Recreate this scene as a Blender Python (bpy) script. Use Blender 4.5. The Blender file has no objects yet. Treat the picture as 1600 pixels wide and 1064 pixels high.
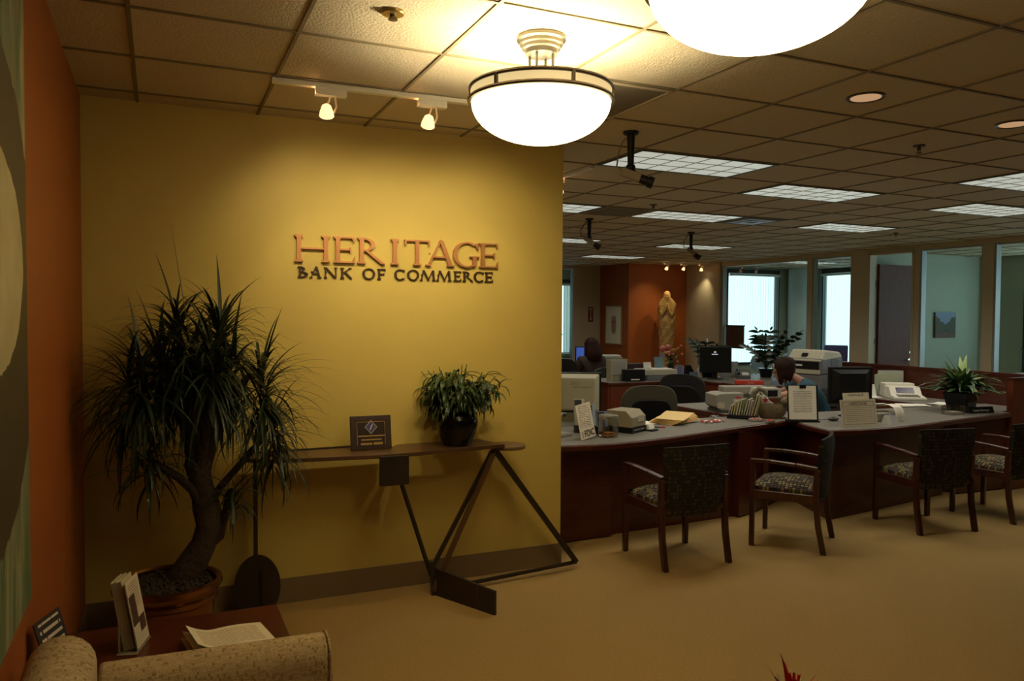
import bpy, bmesh, math, random
from mathutils import Vector, Matrix, Euler, Quaternion
random.seed(7)
SC = bpy.context.scene
COL = SC.collection
PI = math.pi
R = math.radians

# ------------------------------------------------------------------ camera
EYE = Vector((0.0, 0.0, 1.678))
FPX = 1218.9
def cam_axes(yaw, pitch, roll):
    cy, sy, cp, sp = math.cos(yaw), math.sin(yaw), math.cos(pitch), math.sin(pitch)
    f = Vector((sy*cp, cy*cp, sp)); r = Vector((cy, -sy, 0)); u = r.cross(f)
    c, s = math.cos(roll), math.sin(roll)
    return c*r + s*u, -s*r + c*u, f
RX, UX, FX = cam_axes(.42595, -.0317, .00617)
cd = bpy.data.cameras.new('camera'); cd.sensor_width = 36; cd.lens = 36*FPX/1600; cd.clip_start = .05; cd.clip_end = 200
cam = bpy.data.objects.new('camera', cd); COL.objects.link(cam)
m3 = Matrix((RX, UX, -FX)).transposed()
cam.matrix_world = Matrix.Translation(EYE) @ m3.to_4x4()
SC.camera = cam
def ray(u, v): return RX*((u-800)/FPX) + UX*((532-v)/FPX) + FX
def az(u, v, z): d = ray(u, v); return EYE + d*((z-EYE.z)/d.z)      # a point of the photograph at height z
def ay(u, v, y): d = ray(u, v); return EYE + d*(y/d.y)               # ... on the plane y
def ax(u, v, x): d = ray(u, v); return EYE + d*(x/d.x)               # ... on the plane x

# ------------------------------------------------------------------ view, world
SC.view_settings.view_transform = 'Standard'
SC.view_settings.look = 'None'
SC.view_settings.exposure = 0.0
SC.view_settings.gamma = 1.0
SC.view_settings.use_curve_mapping = False
w = bpy.data.worlds.new('daylight'); SC.world = w; w.use_nodes = True
bg = w.node_tree.nodes['Background']
bg.inputs[0].default_value = (.66, .92, 1.0, 1); bg.inputs[1].default_value = 1.9
BOWL_L, BOWL_P, SPOT_P, TROFF_L, TROFF_P = 6.5, 72.0, 15.5, .48, 10.0
BOWL_AT = ((1.42, 2.86), (1.42, 1.60))      # the two bowl lights hang in a row
H = 2.80                                      # ceiling height

# ------------------------------------------------------------------ materials
MATS = {}
def newmat(name):
    m = bpy.data.materials.new(name); m.use_nodes = True
    nt = m.node_tree; b = nt.nodes['Principled BSDF']
    MATS[name] = m
    return m, nt, b
def N(nt, t, **k):
    n = nt.nodes.new(t)
    for a, v in k.items(): setattr(n, a, v)
    return n
def rgba(c): return (c[0], c[1], c[2], 1)
def mat(name, col, rough=.5, metal=0, var=0, vscale=8, bump=0, bscale=60, stretch=None, spec=None, coat=0, trans=0):
    if name in MATS: return MATS[name]
    m, nt, b = newmat(name)
    b.inputs['Base Color'].default_value = rgba(col); b.inputs['Roughness'].default_value = rough; b.inputs['Metallic'].default_value = metal
    if spec is not None: b.inputs['Specular IOR Level'].default_value = spec
    if coat: b.inputs['Coat Weight'].default_value = coat; b.inputs['Coat Roughness'].default_value = .15
    tc = N(nt, 'ShaderNodeTexCoord'); mp = N(nt, 'ShaderNodeMapping')
    nt.links.new(tc.outputs['Object'], mp.inputs['Vector'])
    if stretch: mp.inputs['Scale'].default_value = stretch
    no = N(nt, 'ShaderNodeTexNoise'); no.inputs['Scale'].default_value = vscale; no.inputs['Detail'].default_value = 4
    nt.links.new(mp.outputs[0], no.inputs['Vector'])
    mx = N(nt, 'ShaderNodeMix', data_type='RGBA')
    v = max(var, .04)
    mx.inputs['A'].default_value = rgba([c*(1-v) for c in col]); mx.inputs['B'].default_value = rgba([min(1, c*(1+v)) for c in col])
    nt.links.new(no.outputs['Fac'], mx.inputs['Factor']); nt.links.new(mx.outputs['Result'], b.inputs['Base Color'])
    if bump:
        n2 = N(nt, 'ShaderNodeTexNoise'); n2.inputs['Scale'].default_value = bscale; n2.inputs['Detail'].default_value = 3
        nt.links.new(mp.outputs[0], n2.inputs['Vector'])
        bp = N(nt, 'ShaderNodeBump'); bp.inputs['Strength'].default_value = bump; bp.inputs['Distance'].default_value = .01
        nt.links.new(n2.outputs['Fac'], bp.inputs['Height']); nt.links.new(bp.outputs[0], b.inputs['Normal'])
    return m
def emis(name, col, s, base=(.8, .8, .8)):
    if name in MATS: return MATS[name]
    m, nt, b = newmat(name)
    b.inputs['Base Color'].default_value = rgba(base); b.inputs['Roughness'].default_value = .4
    b.inputs['Emission Color'].default_value = rgba(col); b.inputs['Emission Strength'].default_value = s
    return m
def wood(name, c1, c2, rough=.35, scale=(1, 1, 8), n=6, coat=.25):
    if name in MATS: return MATS[name]
    m, nt, b = newmat(name)
    tc = N(nt, 'ShaderNodeTexCoord'); mp = N(nt, 'ShaderNodeMapping'); mp.inputs['Scale'].default_value = scale
    nt.links.new(tc.outputs['Object'], mp.inputs['Vector'])
    no = N(nt, 'ShaderNodeTexNoise'); no.inputs['Scale'].default_value = n; no.inputs['Detail'].default_value = 6; no.inputs['Distortion'].default_value = .6
    nt.links.new(mp.outputs[0], no.inputs['Vector'])
    cr = N(nt, 'ShaderNodeValToRGB'); cr.color_ramp.elements[0].position = .3; cr.color_ramp.elements[1].position = .72
    cr.color_ramp.elements[0].color = rgba(c1); cr.color_ramp.elements[1].color = rgba(c2)
    nt.links.new(no.outputs['Fac'], cr.inputs[0]); nt.links.new(cr.outputs[0], b.inputs['Base Color'])
    b.inputs['Roughness'].default_value = rough; b.inputs['Coat Weight'].default_value = coat; b.inputs['Coat Roughness'].default_value = .25
    return m
def cells(name, base, cols, size, rough=.8, gap=.18, axes='XZ'):
    """woven cloth: small blocks of several colours on a ground colour"""
    if name in MATS: return MATS[name]
    m, nt, b = newmat(name); L = nt.links.new
    tc = N(nt, 'ShaderNodeTexCoord'); mp = N(nt, 'ShaderNodeMapping'); mp.inputs['Scale'].default_value = [1/s for s in size]
    L(tc.outputs['Object'], mp.inputs['Vector'])
    fl = N(nt, 'ShaderNodeVectorMath', operation='FLOOR'); L(mp.outputs[0], fl.inputs[0])
    fr = N(nt, 'ShaderNodeVectorMath', operation='FRACTION'); L(mp.outputs[0], fr.inputs[0])
    wn = N(nt, 'ShaderNodeTexWhiteNoise'); L(fl.outputs[0], wn.inputs['Vector'])
    cr = N(nt, 'ShaderNodeValToRGB'); cr.color_ramp.interpolation = 'CONSTANT'
    e = cr.color_ramp.elements; e[0].color = rgba(cols[0]); e[0].position = 0; e[1].position = 1/len(cols); e[1].color = rgba(cols[1])
    for i, c in enumerate(cols[2:]): q = e.new((i+2)/len(cols)); q.color = rgba(c)
    L(wn.outputs['Value'], cr.inputs[0])
    sx = N(nt, 'ShaderNodeSeparateXYZ'); L(fr.outputs[0], sx.inputs[0])
    last = None
    for a in axes:
        s = N(nt, 'ShaderNodeMath', operation='SUBTRACT'); L(sx.outputs[a], s.inputs[0]); s.inputs[1].default_value = .5
        ab = N(nt, 'ShaderNodeMath', operation='ABSOLUTE'); L(s.outputs[0], ab.inputs[0])
        lt = N(nt, 'ShaderNodeMath', operation='LESS_THAN'); L(ab.outputs[0], lt.inputs[0]); lt.inputs[1].default_value = .5-gap
        if last is None: last = lt
        else:
            mu = N(nt, 'ShaderNodeMath', operation='MULTIPLY'); L(last.outputs[0], mu.inputs[0]); L(lt.outputs[0], mu.inputs[1]); last = mu
    mx = N(nt, 'ShaderNodeMix', data_type='RGBA'); mx.inputs['A'].default_value = rgba(base)
    L(last.outputs[0], mx.inputs['Factor']); L(cr.outputs[0], mx.inputs['B'])
    L(mx.outputs['Result'], b.inputs['Base Color']); b.inputs['Roughness'].default_value = rough
    return m
def paper(name, col, ink, rows, x=(.12, .88), z=(.1, .9), dens=.42, axis='Z', words=26):
    """paper with rows of small print"""
    if name in MATS: return MATS[name]
    m, nt, b = newmat(name); L = nt.links.new
    tc = N(nt, 'ShaderNodeTexCoord'); sx = N(nt, 'ShaderNodeSeparateXYZ'); L(tc.outputs['Generated'], sx.inputs[0])
    def M(op, a, bb):
        n = N(nt, 'ShaderNodeMath', operation=op)
        for i, q in enumerate((a, bb)):
            if q is None: continue
            if isinstance(q, (int, float)): n.inputs[i].default_value = q
            else: L(q, n.inputs[i])
        return n.outputs[0]
    Z = sx.outputs[axis]; X = sx.outputs['X']
    zr = M('MULTIPLY', Z, rows); row = M('FLOOR', zr, None); fz = M('FRACT', zr, None)
    cmb = N(nt, 'ShaderNodeCombineXYZ'); L(M('MULTIPLY', X, words), cmb.inputs[0]); L(M('MULTIPLY', row, 7.3), cmb.inputs[1])
    no = N(nt, 'ShaderNodeTexNoise'); no.inputs['Scale'].default_value = 1; no.inputs['Detail'].default_value = 1; L(cmb.outputs[0], no.inputs['Vector'])
    f = M('GREATER_THAN', no.outputs['Fac'], dens)
    for q in (M('GREATER_THAN', fz, .3), M('LESS_THAN', fz, .7), M('GREATER_THAN', X, x[0]), M('LESS_THAN', X, x[1]), M('GREATER_THAN', Z, z[0]), M('LESS_THAN', Z, z[1])):
        f = M('MULTIPLY', f, q)
    mx = N(nt, 'ShaderNodeMix', data_type='RGBA'); mx.inputs['A'].default_value = rgba(col); mx.inputs['B'].default_value = rgba(ink)
    L(f, mx.inputs['Factor']); L(mx.outputs['Result'], b.inputs['Base Color']); b.inputs['Roughness'].default_value = .7
    return m
def glassmat(name, tint=(.93, .97, .96), refl=1.0):
    if name in MATS: return MATS[name]
    m = bpy.data.materials.new(name); m.use_nodes = True; nt = m.node_tree; MATS[name] = m
    nt.nodes.clear(); out = N(nt, 'ShaderNodeOutputMaterial')
    tr = N(nt, 'ShaderNodeBsdfTransparent'); tr.inputs[0].default_value = rgba(tint)
    gl = N(nt, 'ShaderNodeBsdfGlossy'); gl.inputs['Roughness'].default_value = .01
    fr = N(nt, 'ShaderNodeFresnel'); fr.inputs[0].default_value = 1.45
    mu = N(nt, 'ShaderNodeMath', operation='MULTIPLY'); mu.inputs[1].default_value = refl
    mx = N(nt, 'ShaderNodeMixShader')
    ge = N(nt, 'ShaderNodeNewGeometry'); fro = N(nt, 'ShaderNodeMath', operation='SUBTRACT'); fro.inputs[0].default_value = refl; nt.links.new(ge.outputs['Backfacing'], fro.inputs[1]); fro.use_clamp = True
    nt.links.new(fro.outputs[0], mu.inputs[1])
    nt.links.new(fr.outputs[0], mu.inputs[0]); nt.links.new(mu.outputs[0], mx.inputs[0]); nt.links.new(tr.outputs[0], mx.inputs[1]); nt.links.new(gl.outputs[0], mx.inputs[2]); nt.links.new(mx.outputs[0], out.inputs[0])
    return m
def blindmat(name):
    if name in MATS: return MATS[name]
    m = bpy.data.materials.new(name); m.use_nodes = True; nt = m.node_tree; MATS[name] = m
    nt.nodes.clear(); out = N(nt, 'ShaderNodeOutputMaterial')
    t = N(nt, 'ShaderNodeBsdfTranslucent'); t.inputs[0].default_value = (.72, .78, .80, 1)
    d = N(nt, 'ShaderNodeBsdfDiffuse'); d.inputs[0].default_value = (.75, .78, .78, 1)
    mx = N(nt, 'ShaderNodeMixShader'); mx.inputs[0].default_value = .35
    nt.links.new(t.outputs[0], mx.inputs[1]); nt.links.new(d.outputs[0], mx.inputs[2]); nt.links.new(mx.outputs[0], out.inputs[0])
    return m

yellow = mat('yellow_paint', (.57, .435, .115), .6, var=.03, bump=.05, bscale=140)
orange = mat('orange_paint', (.30, .078, .007), .6, var=.03, bump=.04, bscale=140)
rust = mat('rust_paint', (.36, .092, .016), .6, var=.03)
beige = mat('beige_paint', (.50, .44, .33), .65, var=.03)
office_paint = mat('office_paint', (.43, .48, .39), .65, var=.03)
trimtan = mat('tan_trim_paint', (.60, .56, .41), .5, var=.04)
alu = mat('aluminium_edge', (.46, .49, .52), .4, .3)
tilemat = mat('ceiling_tile', (.58, .49, .34), .85, var=.06, vscale=30, bump=.5, bscale=110)
teemat = mat('ceiling_tee', (.19, .15, .085), .6)
baseb = mat('vinyl_base', (.20, .14, .08), .5)
darkframe = mat('dark_window_frame', (.02, .025, .03), .4)
cherry = wood('cherry_veneer', (.055, .010, .004), (.10, .019, .007), .32, (1.2, 1.2, 9))
cherrylit = wood('lit_cherry_panel', (.11, .022, .006), (.17, .037, .011), .4, (9, 1.2, 1.2))  # brighter copy of the cherry veneer, lit look put into its colour
chairwood = wood('dark_cherry_chair_wood', (.035, .009, .005), (.075, .018, .010), .3, (4, 4, 1))
doorwood = wood('walnut_door', (.085, .028, .018), (.14, .052, .034), .65, (9, 9, .8), 5, 0)
laminate = mat('grey_laminate', (.19, .175, .145), .42, var=.08, vscale=90)
black = mat('black_plastic', (.009, .009, .010), .45, spec=.25)
blackgloss = mat('black_glaze', (.004, .004, .005), .14, spec=.35)
steel = mat('dark_patinated_steel', (.045, .034, .027), .38, .5, var=.3, vscale=6)
bronze = mat('bronzed_table_top', (.12, .062, .034), .34, .3, var=.3, vscale=5)
nickel = mat('brushed_nickel', (.12, .11, .085), .36, .9, stretch=(1, 1, 20))
darkring = mat('dark_bronze_ring', (.10, .075, .05), .4, .7)
white = mat('white_plastic', (.85, .83, .78), .45)
whitepaint = mat('white_enamel', (.78, .74, .66), .4)
ivory = mat('ivory_plastic', (.44, .40, .26), .5)
greyplas = mat('grey_plastic', (.17, .17, .18), .5)
lightgrey = mat('light_grey_plastic', (.62, .60, .53), .5)
chrome = mat('chrome', (.75, .76, .78), .12, 1)
copper = mat('copper_letters', (.50, .23, .10), .42, .5)
bronzel = mat('dark_bronze_letters', (.055, .030, .016), .45, .4)
copperpot = mat('copper_planter', (.30, .125, .04), .24, .88, var=.15)
soil = mat('bark_mulch', (.05, .032, .02), .9, var=.5, vscale=60, bump=1, bscale=60)
bark = mat('dracaena_bark', (.045, .028, .017), .85, var=.4, vscale=25, bump=1, bscale=40)
leafdark = mat('dracaena_leaf', (.020, .038, .016), .4, var=.4, vscale=5)
lilyleaf = mat('lily_leaf', (.055, .115, .035), .35, var=.5, vscale=9)
leafgreen = mat('glossy_leaf', (.036, .070, .018), .35, var=.5, vscale=9)
leaflight = mat('variegated_leaf', (.30, .42, .13), .4, var=.3, vscale=9)
leafred = mat('red_bract', (.55, .02, .02), .4, var=.2)
skin = mat('skin', (.50, .27, .18), .5, var=.06)
hairbrown = mat('dark_brown_hair', (.020, .0085, .005), .65, spec=.15, var=.4, vscale=40, stretch=(8, 8, 1))
hairred = mat('auburn_hair', (.028, .009, .006), .65, spec=.15, var=.4, vscale=40, stretch=(8, 8, 1))
brownjacket = mat('brown_cloth', (.045, .028, .018), .85, var=.2, vscale=60)
tealshirt = mat('teal_cloth', (.015, .065, .095), .8, var=.2, vscale=60)
darkcloth = mat('dark_cloth', (.015, .015, .018), .85)
taskfabric = mat('olive_task_fabric', (.075, .070, .045), .9, var=.25, vscale=120)
blackfabric = mat('black_fabric', (.014, .014, .014), .9, var=.3, vscale=120)
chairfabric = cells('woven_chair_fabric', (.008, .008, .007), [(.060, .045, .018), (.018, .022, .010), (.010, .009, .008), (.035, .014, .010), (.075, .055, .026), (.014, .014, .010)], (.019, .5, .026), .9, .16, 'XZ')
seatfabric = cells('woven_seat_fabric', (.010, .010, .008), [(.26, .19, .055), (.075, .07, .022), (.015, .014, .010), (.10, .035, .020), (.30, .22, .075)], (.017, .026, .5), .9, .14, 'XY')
sofafabric = None
manila = mat('manila', (.88, .62, .25), .7, var=.08)
whitepaper = mat('white_paper', (.92, .89, .80), .8)
redplas = mat('red_print', (.60, .045, .025), .45)
bluegrey = mat('blue_grey_panel', (.20, .26, .36), .5)
purple = mat('violet_fabric', (.055, .05, .16), .7)
palechair = mat('pale_chair_shell', (.34, .44, .52), .5)
glass = glassmat('office_glass'); jarglass = glassmat('jar_glass', (.88, .90, .86), 1.6)
blind = blindmat('vertical_blind_vinyl')
statuewood = mat('carved_wood', (.50, .30, .10), .6, var=.6, vscale=16, bump=1, bscale=22, stretch=(.6, .6, 1.6))
def carpet_mat():
    m, nt, b = newmat('beige_carpet'); L = nt.links.new
    tc = N(nt, 'ShaderNodeTexCoord')
    n1 = N(nt, 'ShaderNodeTexNoise'); n1.inputs['Scale'].default_value = 90; n1.inputs['Detail'].default_value = 4
    n2 = N(nt, 'ShaderNodeTexNoise'); n2.inputs['Scale'].default_value = 2.2; n2.inputs['Detail'].default_value = 3
    for n in (n1, n2): L(tc.outputs['Object'], n.inputs['Vector'])
    a = N(nt, 'ShaderNodeMix', data_type='RGBA'); a.inputs['A'].default_value = (.30, .195, .070, 1); a.inputs['B'].default_value = (.46, .305, .115, 1); L(n1.outputs['Fac'], a.inputs['Factor'])
    c = N(nt, 'ShaderNodeMix', data_type='RGBA', blend_type='MULTIPLY'); c.inputs['Factor'].default_value = .35; L(a.outputs['Result'], c.inputs['A']); L(n2.outputs['Color'], c.inputs['B'])
    L(a.outputs['Result'], b.inputs['Base Color']); b.inputs['Roughness'].default_value = .95; b.inputs['Specular IOR Level'].default_value = .1
    bp = N(nt, 'ShaderNodeBump'); bp.inputs['Strength'].default_value = .5; bp.inputs['Distance'].default_value = .006; L(n1.outputs['Fac'], bp.inputs['Height']); L(bp.outputs[0], b.inputs['Normal'])
    return m
carpet = carpet_mat()
def sofa_mat():
    m, nt, b = newmat('woven_sofa_fabric'); L = nt.links.new
    tc = N(nt, 'ShaderNodeTexCoord'); sep = N(nt, 'ShaderNodeSeparateXYZ'); L(tc.outputs['Object'], sep.inputs[0])
    ad = N(nt, 'ShaderNodeMath', operation='ADD'); L(sep.outputs['Z'], ad.inputs[0]); L(sep.outputs['Y'], ad.inputs[1])
    cb = N(nt, 'ShaderNodeCombineXYZ'); L(sep.outputs['X'], cb.inputs[0]); L(ad.outputs[0], cb.inputs[1])
    def cellnoise(sx, sy, cut):
        mp = N(nt, 'ShaderNodeMapping'); mp.inputs['Scale'].default_value = (sx, sy, 1); L(cb.outputs[0], mp.inputs['Vector'])
        f = N(nt, 'ShaderNodeVectorMath', operation='FLOOR'); L(mp.outputs[0], f.inputs[0])
        wn = N(nt, 'ShaderNodeTexWhiteNoise'); L(f.outputs[0], wn.inputs['Vector'])
        g = N(nt, 'ShaderNodeMath', operation='GREATER_THAN'); g.inputs[1].default_value = cut; L(wn.outputs['Value'], g.inputs[0]); return g
    g1 = cellnoise(170, 80, .90); g2 = cellnoise(50, 420, .82); g3 = cellnoise(260, 260, .55)
    c0 = N(nt, 'ShaderNodeMix', data_type='RGBA'); c0.inputs['A'].default_value = (.50, .38, .22, 1); c0.inputs['B'].default_value = (.42, .31, .175, 1); L(g3.outputs[0], c0.inputs['Factor'])
    c1 = N(nt, 'ShaderNodeMix', data_type='RGBA'); c1.inputs['B'].default_value = (.28, .19, .085, 1); L(c0.outputs['Result'], c1.inputs['A']); L(g1.outputs[0], c1.inputs['Factor'])
    c2 = N(nt, 'ShaderNodeMix', data_type='RGBA'); c2.inputs['B'].default_value = (.34, .24, .13, 1); L(c1.outputs['Result'], c2.inputs['A']); L(g2.outputs[0], c2.inputs['Factor'])
    L(c2.outputs['Result'], b.inputs['Base Color']); b.inputs['Roughness'].default_value = .9
    return m
sofafabric = sofa_mat()

# ------------------------------------------------------------------ mesh helpers
class MB:
    def __init__(s): s.v = []; s.f = []; s.mi = []; s.cur = 0
    def add(s, vs, fs):
        o = len(s.v); s.v += [Vector(p) for p in vs]
        for f in fs: s.f.append([i+o for i in f]); s.mi.append(s.cur)
        return s
    def box(s, x0, x1, y0, y1, z0, z1, M=None):
        vs = [Vector((x, y, z)) for z in (z0, z1) for y in (y0, y1) for x in (x0, x1)]
        if M: vs = [M @ p for p in vs]
        return s.add(vs, [(0, 2, 3, 1), (4, 5, 7, 6), (0, 1, 5, 4), (2, 6, 7, 3), (0, 4, 6, 2), (1, 3, 7, 5)])
    def hexa(s, b, t):
        """solid between two quads (both counter-clockwise seen from above)"""
        return s.add(list(b)+list(t), [(3, 2, 1, 0), (4, 5, 6, 7), (0, 1, 5, 4), (1, 2, 6, 5), (2, 3, 7, 6), (3, 0, 4, 7)])
    def bar(s, p0, p1, w, h=None, w1=None, h1=None, up=(0, 0, 1)):
        p0, p1 = Vector(p0), Vector(p1); h = w if h is None else h; w1 = w if w1 is None else w1; h1 = h if h1 is None else h1
        d = (p1-p0).normalized(); up = Vector(up)
        if abs(d.dot(up)) > .95: up = Vector((0, 1, 0))
        a = d.cross(up).normalized(); b = a.cross(d)
        vs = []
        for p, ww, hh in ((p0, w, h), (p1, w1, h1)):
            vs += [p-a*ww/2-b*hh/2, p+a*ww/2-b*hh/2, p+a*ww/2+b*hh/2, p-a*ww/2+b*hh/2]
        return s.add(vs, [(3, 2, 1, 0), (4, 5, 6, 7), (0, 1, 5, 4), (1, 2, 6, 5), (2, 3, 7, 6), (3, 0, 4, 7)])
    def tube(s, pts, rad, n=10, cap=True):
        pts = [Vector(p) for p in pts]; k = len(pts)
        rs = rad if isinstance(rad, (list, tuple)) else [rad]*k
        rings = []; ref = None
        for i, p in enumerate(pts):
            d = (pts[min(i+1, k-1)]-pts[max(i-1, 0)]).normalized()
            if ref is None:
                ref = Vector((0, 0, 1)) if abs(d.z) < .9 else Vector((1, 0, 0))
            a = (ref - d*ref.dot(d)).normalized(); ref = a; b = d.cross(a)
            rings.append([p+(a*math.cos(t*2*PI/n)+b*math.sin(t*2*PI/n))*rs[i] for t in range(n)])
        vs = [q for r_ in rings for q in r_]; fs = []
        for i in range(k-1):
            for t in range(n): fs.append((i*n+t, i*n+(t+1) % n, (i+1)*n+(t+1) % n, (i+1)*n+t))
        if cap: fs.append(tuple(range(n))[::-1]); fs.append(tuple((k-1)*n+t for t in range(n)))
        return s.add(vs, fs)
    def lathe(s, prof, c=(0, 0, 0), n=32, cap=True, sx=1, sy=1, M=None):
        c = Vector(c); vs = []; fs = []; k = len(prof)
        for (r_, z) in prof:
            for t in range(n):
                a = 2*PI*t/n; p = Vector((r_*math.cos(a)*sx, r_*math.sin(a)*sy, z))
                vs.append((M @ p if M else p)+c)
        for i in range(k-1):
            for t in range(n): fs.append((i*n+t, i*n+(t+1) % n, (i+1)*n+(t+1) % n, (i+1)*n+t))
        if cap:
            if prof[0][0] > 1e-5: fs.append(tuple(range(n))[::-1])
            if prof[-1][0] > 1e-5: fs.append(tuple((k-1)*n+t for t in range(n)))
        return s.add(vs, fs)
    def ball(s, c, r_, n=16, m=10, M=None):
        rr = r_ if isinstance(r_, (list, tuple)) else (r_, r_, r_)
        vs = []; fs = []; c = Vector(c)
        for i in range(m+1):
            a = PI*i/m
            for t in range(n):
                b = 2*PI*t/n; p = Vector((rr[0]*math.sin(a)*math.cos(b), rr[1]*math.sin(a)*math.sin(b), -rr[2]*math.cos(a)))
                vs.append((M @ p if M else p)+c)
        for i in range(m):
            for t in range(n): fs.append((i*n+t, i*n+(t+1) % n, (i+1)*n+(t+1) % n, (i+1)*n+t))
        return s.add(vs, fs)
    def prism(s, poly, z0, z1, M=None):
        """polygon in xy pulled from z0 to z1"""
        k = len(poly)
        ar = sum(poly[i][0]*poly[(i+1) % k][1]-poly[(i+1) % k][0]*poly[i][1] for i in range(k))
        if ar < 0: poly = poly[::-1]
        vs = [Vector((x, y, z0)) for x, y in poly]+[Vector((x, y, z1)) for x, y in poly]
        if M: vs = [M @ p for p in vs]
        fs = [tuple(range(k))[::-1], tuple(range(k, 2*k))]+[(i, (i+1) % k, k+(i+1) % k, k+i) for i in range(k)]
        return s.add(vs, fs)
    def strip(s, cs, ws, side, fold=0.0):
        """leaf: centre points, widths, side vector per point; two faces across, folded along the midrib"""
        vs = []; fs = []; k = len(cs)
        for c, w_, sd in zip(cs, ws, side):
            c = Vector(c); sd = Vector(sd); vs += [c-sd*w_/2, c-Vector((0, 0, fold*w_)), c+sd*w_/2]
        for i in range(k-1):
            a = 3*i; fs += [(a, a+1, a+4, a+3), (a+1, a+2, a+5, a+4)]
        return s.add(vs, fs)
    def build(s, name, m, parent=None, smooth=False, bevel=0, seg=2, sub=0, loc=None, rot=None, angle=35):
        me = bpy.data.meshes.new(name); me.from_pydata([tuple(p) for p in s.v], [], s.f)
        ms = m if isinstance(m, (list, tuple)) else [m]
        for q in ms: me.materials.append(q)
        if len(ms) > 1:
            for p, i in zip(me.polygons, s.mi): p.material_index = min(i, len(ms)-1)
        me.validate(); me.update()
        o = bpy.data.objects.new(name, me); COL.objects.link(o)
        if parent: o.parent = parent
        if loc is not None: o.location = loc
        if rot is not None: o.rotation_euler = rot
        if smooth:
            for p in me.polygons: p.use_smooth = True
            try: me.set_sharp_from_angle(angle=R(angle))
            except Exception: pass
        if bevel:
            b = o.modifiers.new('bevel', 'BEVEL'); b.width = bevel; b.segments = seg; b.limit_method = 'ANGLE'; b.angle_limit = R(40)
        if sub:
            q = o.modifiers.new('subd', 'SUBSURF'); q.levels = sub; q.render_levels = sub
        return o
def tag(o, label=None, cat=None, group=None, kind=None):
    if label: o['label'] = label
    if cat: o['category'] = cat
    if group: o['group'] = group
    if kind: o['kind'] = kind
    return o
def thing(name, label, cat, loc=(0, 0, 0), rz=0, group=None):
    o = bpy.data.objects.new(name, None); o.empty_display_size = .05; COL.objects.link(o)
    o.location = loc; o.rotation_euler = (0, 0, rz)
    return tag(o, label, cat, group)
def lab(o, label): o['label'] = label; return o
KIDS = {}
def children(o): return [c for c in bpy.data.objects if c.parent == o]
def copy_tree(o, parent=None):
    c = o.copy(); COL.objects.link(c); c.parent = parent
    for ch in children(o): copy_tree(ch, c)
    return c
def struct(mb, name, m, bevel=0, smooth=False):
    return tag(mb.build(name, m, bevel=bevel, smooth=smooth), kind='structure')
def text(name, s, size, m, parent, loc, rot, ext=.001, align='CENTER', sx=1.0, bold=0.0):
    cu = bpy.data.curves.new(name, 'FONT'); cu.body = s; cu.size = size; cu.extrude = ext; cu.align_x = align; cu.align_y = 'CENTER'; cu.offset = bold
    t = bpy.data.objects.new(name+'_curve', cu)
    COL.objects.link(t)
    dg = bpy.context.evaluated_depsgraph_get(); me = bpy.data.meshes.new_from_object(t.evaluated_get(dg))
    bpy.data.objects.remove(t); bpy.data.curves.remove(cu)
    me.materials.clear(); me.materials.append(m); me.name = name
    o = bpy.data.objects.new(name, me); COL.objects.link(o); o.parent = parent; o.location = loc; o.rotation_euler = rot; o.scale = (sx, 1, 1)
    return o
UPR = (PI/2, 0, 0)      # lettering that stands upright and faces -y
def light(name, kind, loc, power, col, parent=None, radius=.05, aim=None, size=None, blend=.5):
    ld = bpy.data.lights.new(name, kind); ld.energy = power; ld.color = col
    if kind in ('POINT', 'SPOT'): ld.shadow_soft_size = radius
    if kind == 'SPOT': ld.spot_size = R(size); ld.spot_blend = blend
    o = bpy.data.objects.new(name, ld); COL.objects.link(o); o.location = loc
    if aim is not None: o.rotation_euler = (Vector(aim)-Vector(loc)).to_track_quat('-Z', 'Y').to_euler()
    if parent: o.parent = parent
    return o

# ------------------------------------------------------------------ the setting
XL, YW, XR, XE = -.36, 4.628, 2.467, 10.70     # orange wall, yellow wall, its free end, glass office wall
YF, XO, YO = 15.25, 9.10, 14.08                # far wall, orange corner block
EX, EY = 14.0, 14.0                            # outer walls of the glass offices
GS, GX, GY = .6096, -.0915, 3.2156             # ceiling grid
gx = lambda i: GX+GS*i
gy = lambda j: GY+GS*j
struct(MB().box(-.5, 14.3, -2.6, 17.2, -.1, 0), 'floor', carpet)
ce = MB()
ce.box(-.5, 14.3, -2.6, 17.2, H+.004, H+.1)
struct(ce, 'ceiling', tilemat)
tb = MB()
i = -1
while gx(i) < 14.1:
    if gx(i) > XL: tb.box(gx(i)-.0075, gx(i)+.0075, -2.5, 15.25, H-.002, H+.005)
    i += 1
j = -9
while gy(j) < 15.2:
    tb.box(XL, 14.0, gy(j)-.0074, gy(j)+.0074, H-.0022, H+.005); j += 1
struct(tb, 'trim_1', teemat)
struct(MB().box(XL-.14, XL, -2.6, YW+.15, 0, H+.004), 'wall_left', orange)
struct(MB().box(XL, XR, YW, YW+.15, 0, H+.004), 'wall_back', yellow)
struct(MB().box(1.85, 2.0, YW+.15, YF+.1, 0, H+.004), 'wall_corridor', beige)
fw = MB(); fw.box(2.0, 7.2, YF, YF+.1, 0, H+.004); fw.box(8.43, XO+.05, YF, YF+.1, 0, H+.004)
fw.box(7.2, 8.43, YF, YF+.1, 0, .70); fw.box(7.2, 8.43, YF, YF+.1, 2.76, H+.004)
struct(fw, 'wall_far', beige)
ob = MB(); ob.box(XO, XE-.1, YO, YF+.1, 0, H+.004)
struct(ob, 'wall_orange', rust)
rw = MB(); rw.box(XE-.10, XE+.03, 12.97, YO+.05, 0, H+.004)
struct(rw, 'wall_right', beige)
struct(MB().box(XL-.14, 14.3, -2.6, -2.5, 0, H+.004), 'wall_front', beige)
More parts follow.
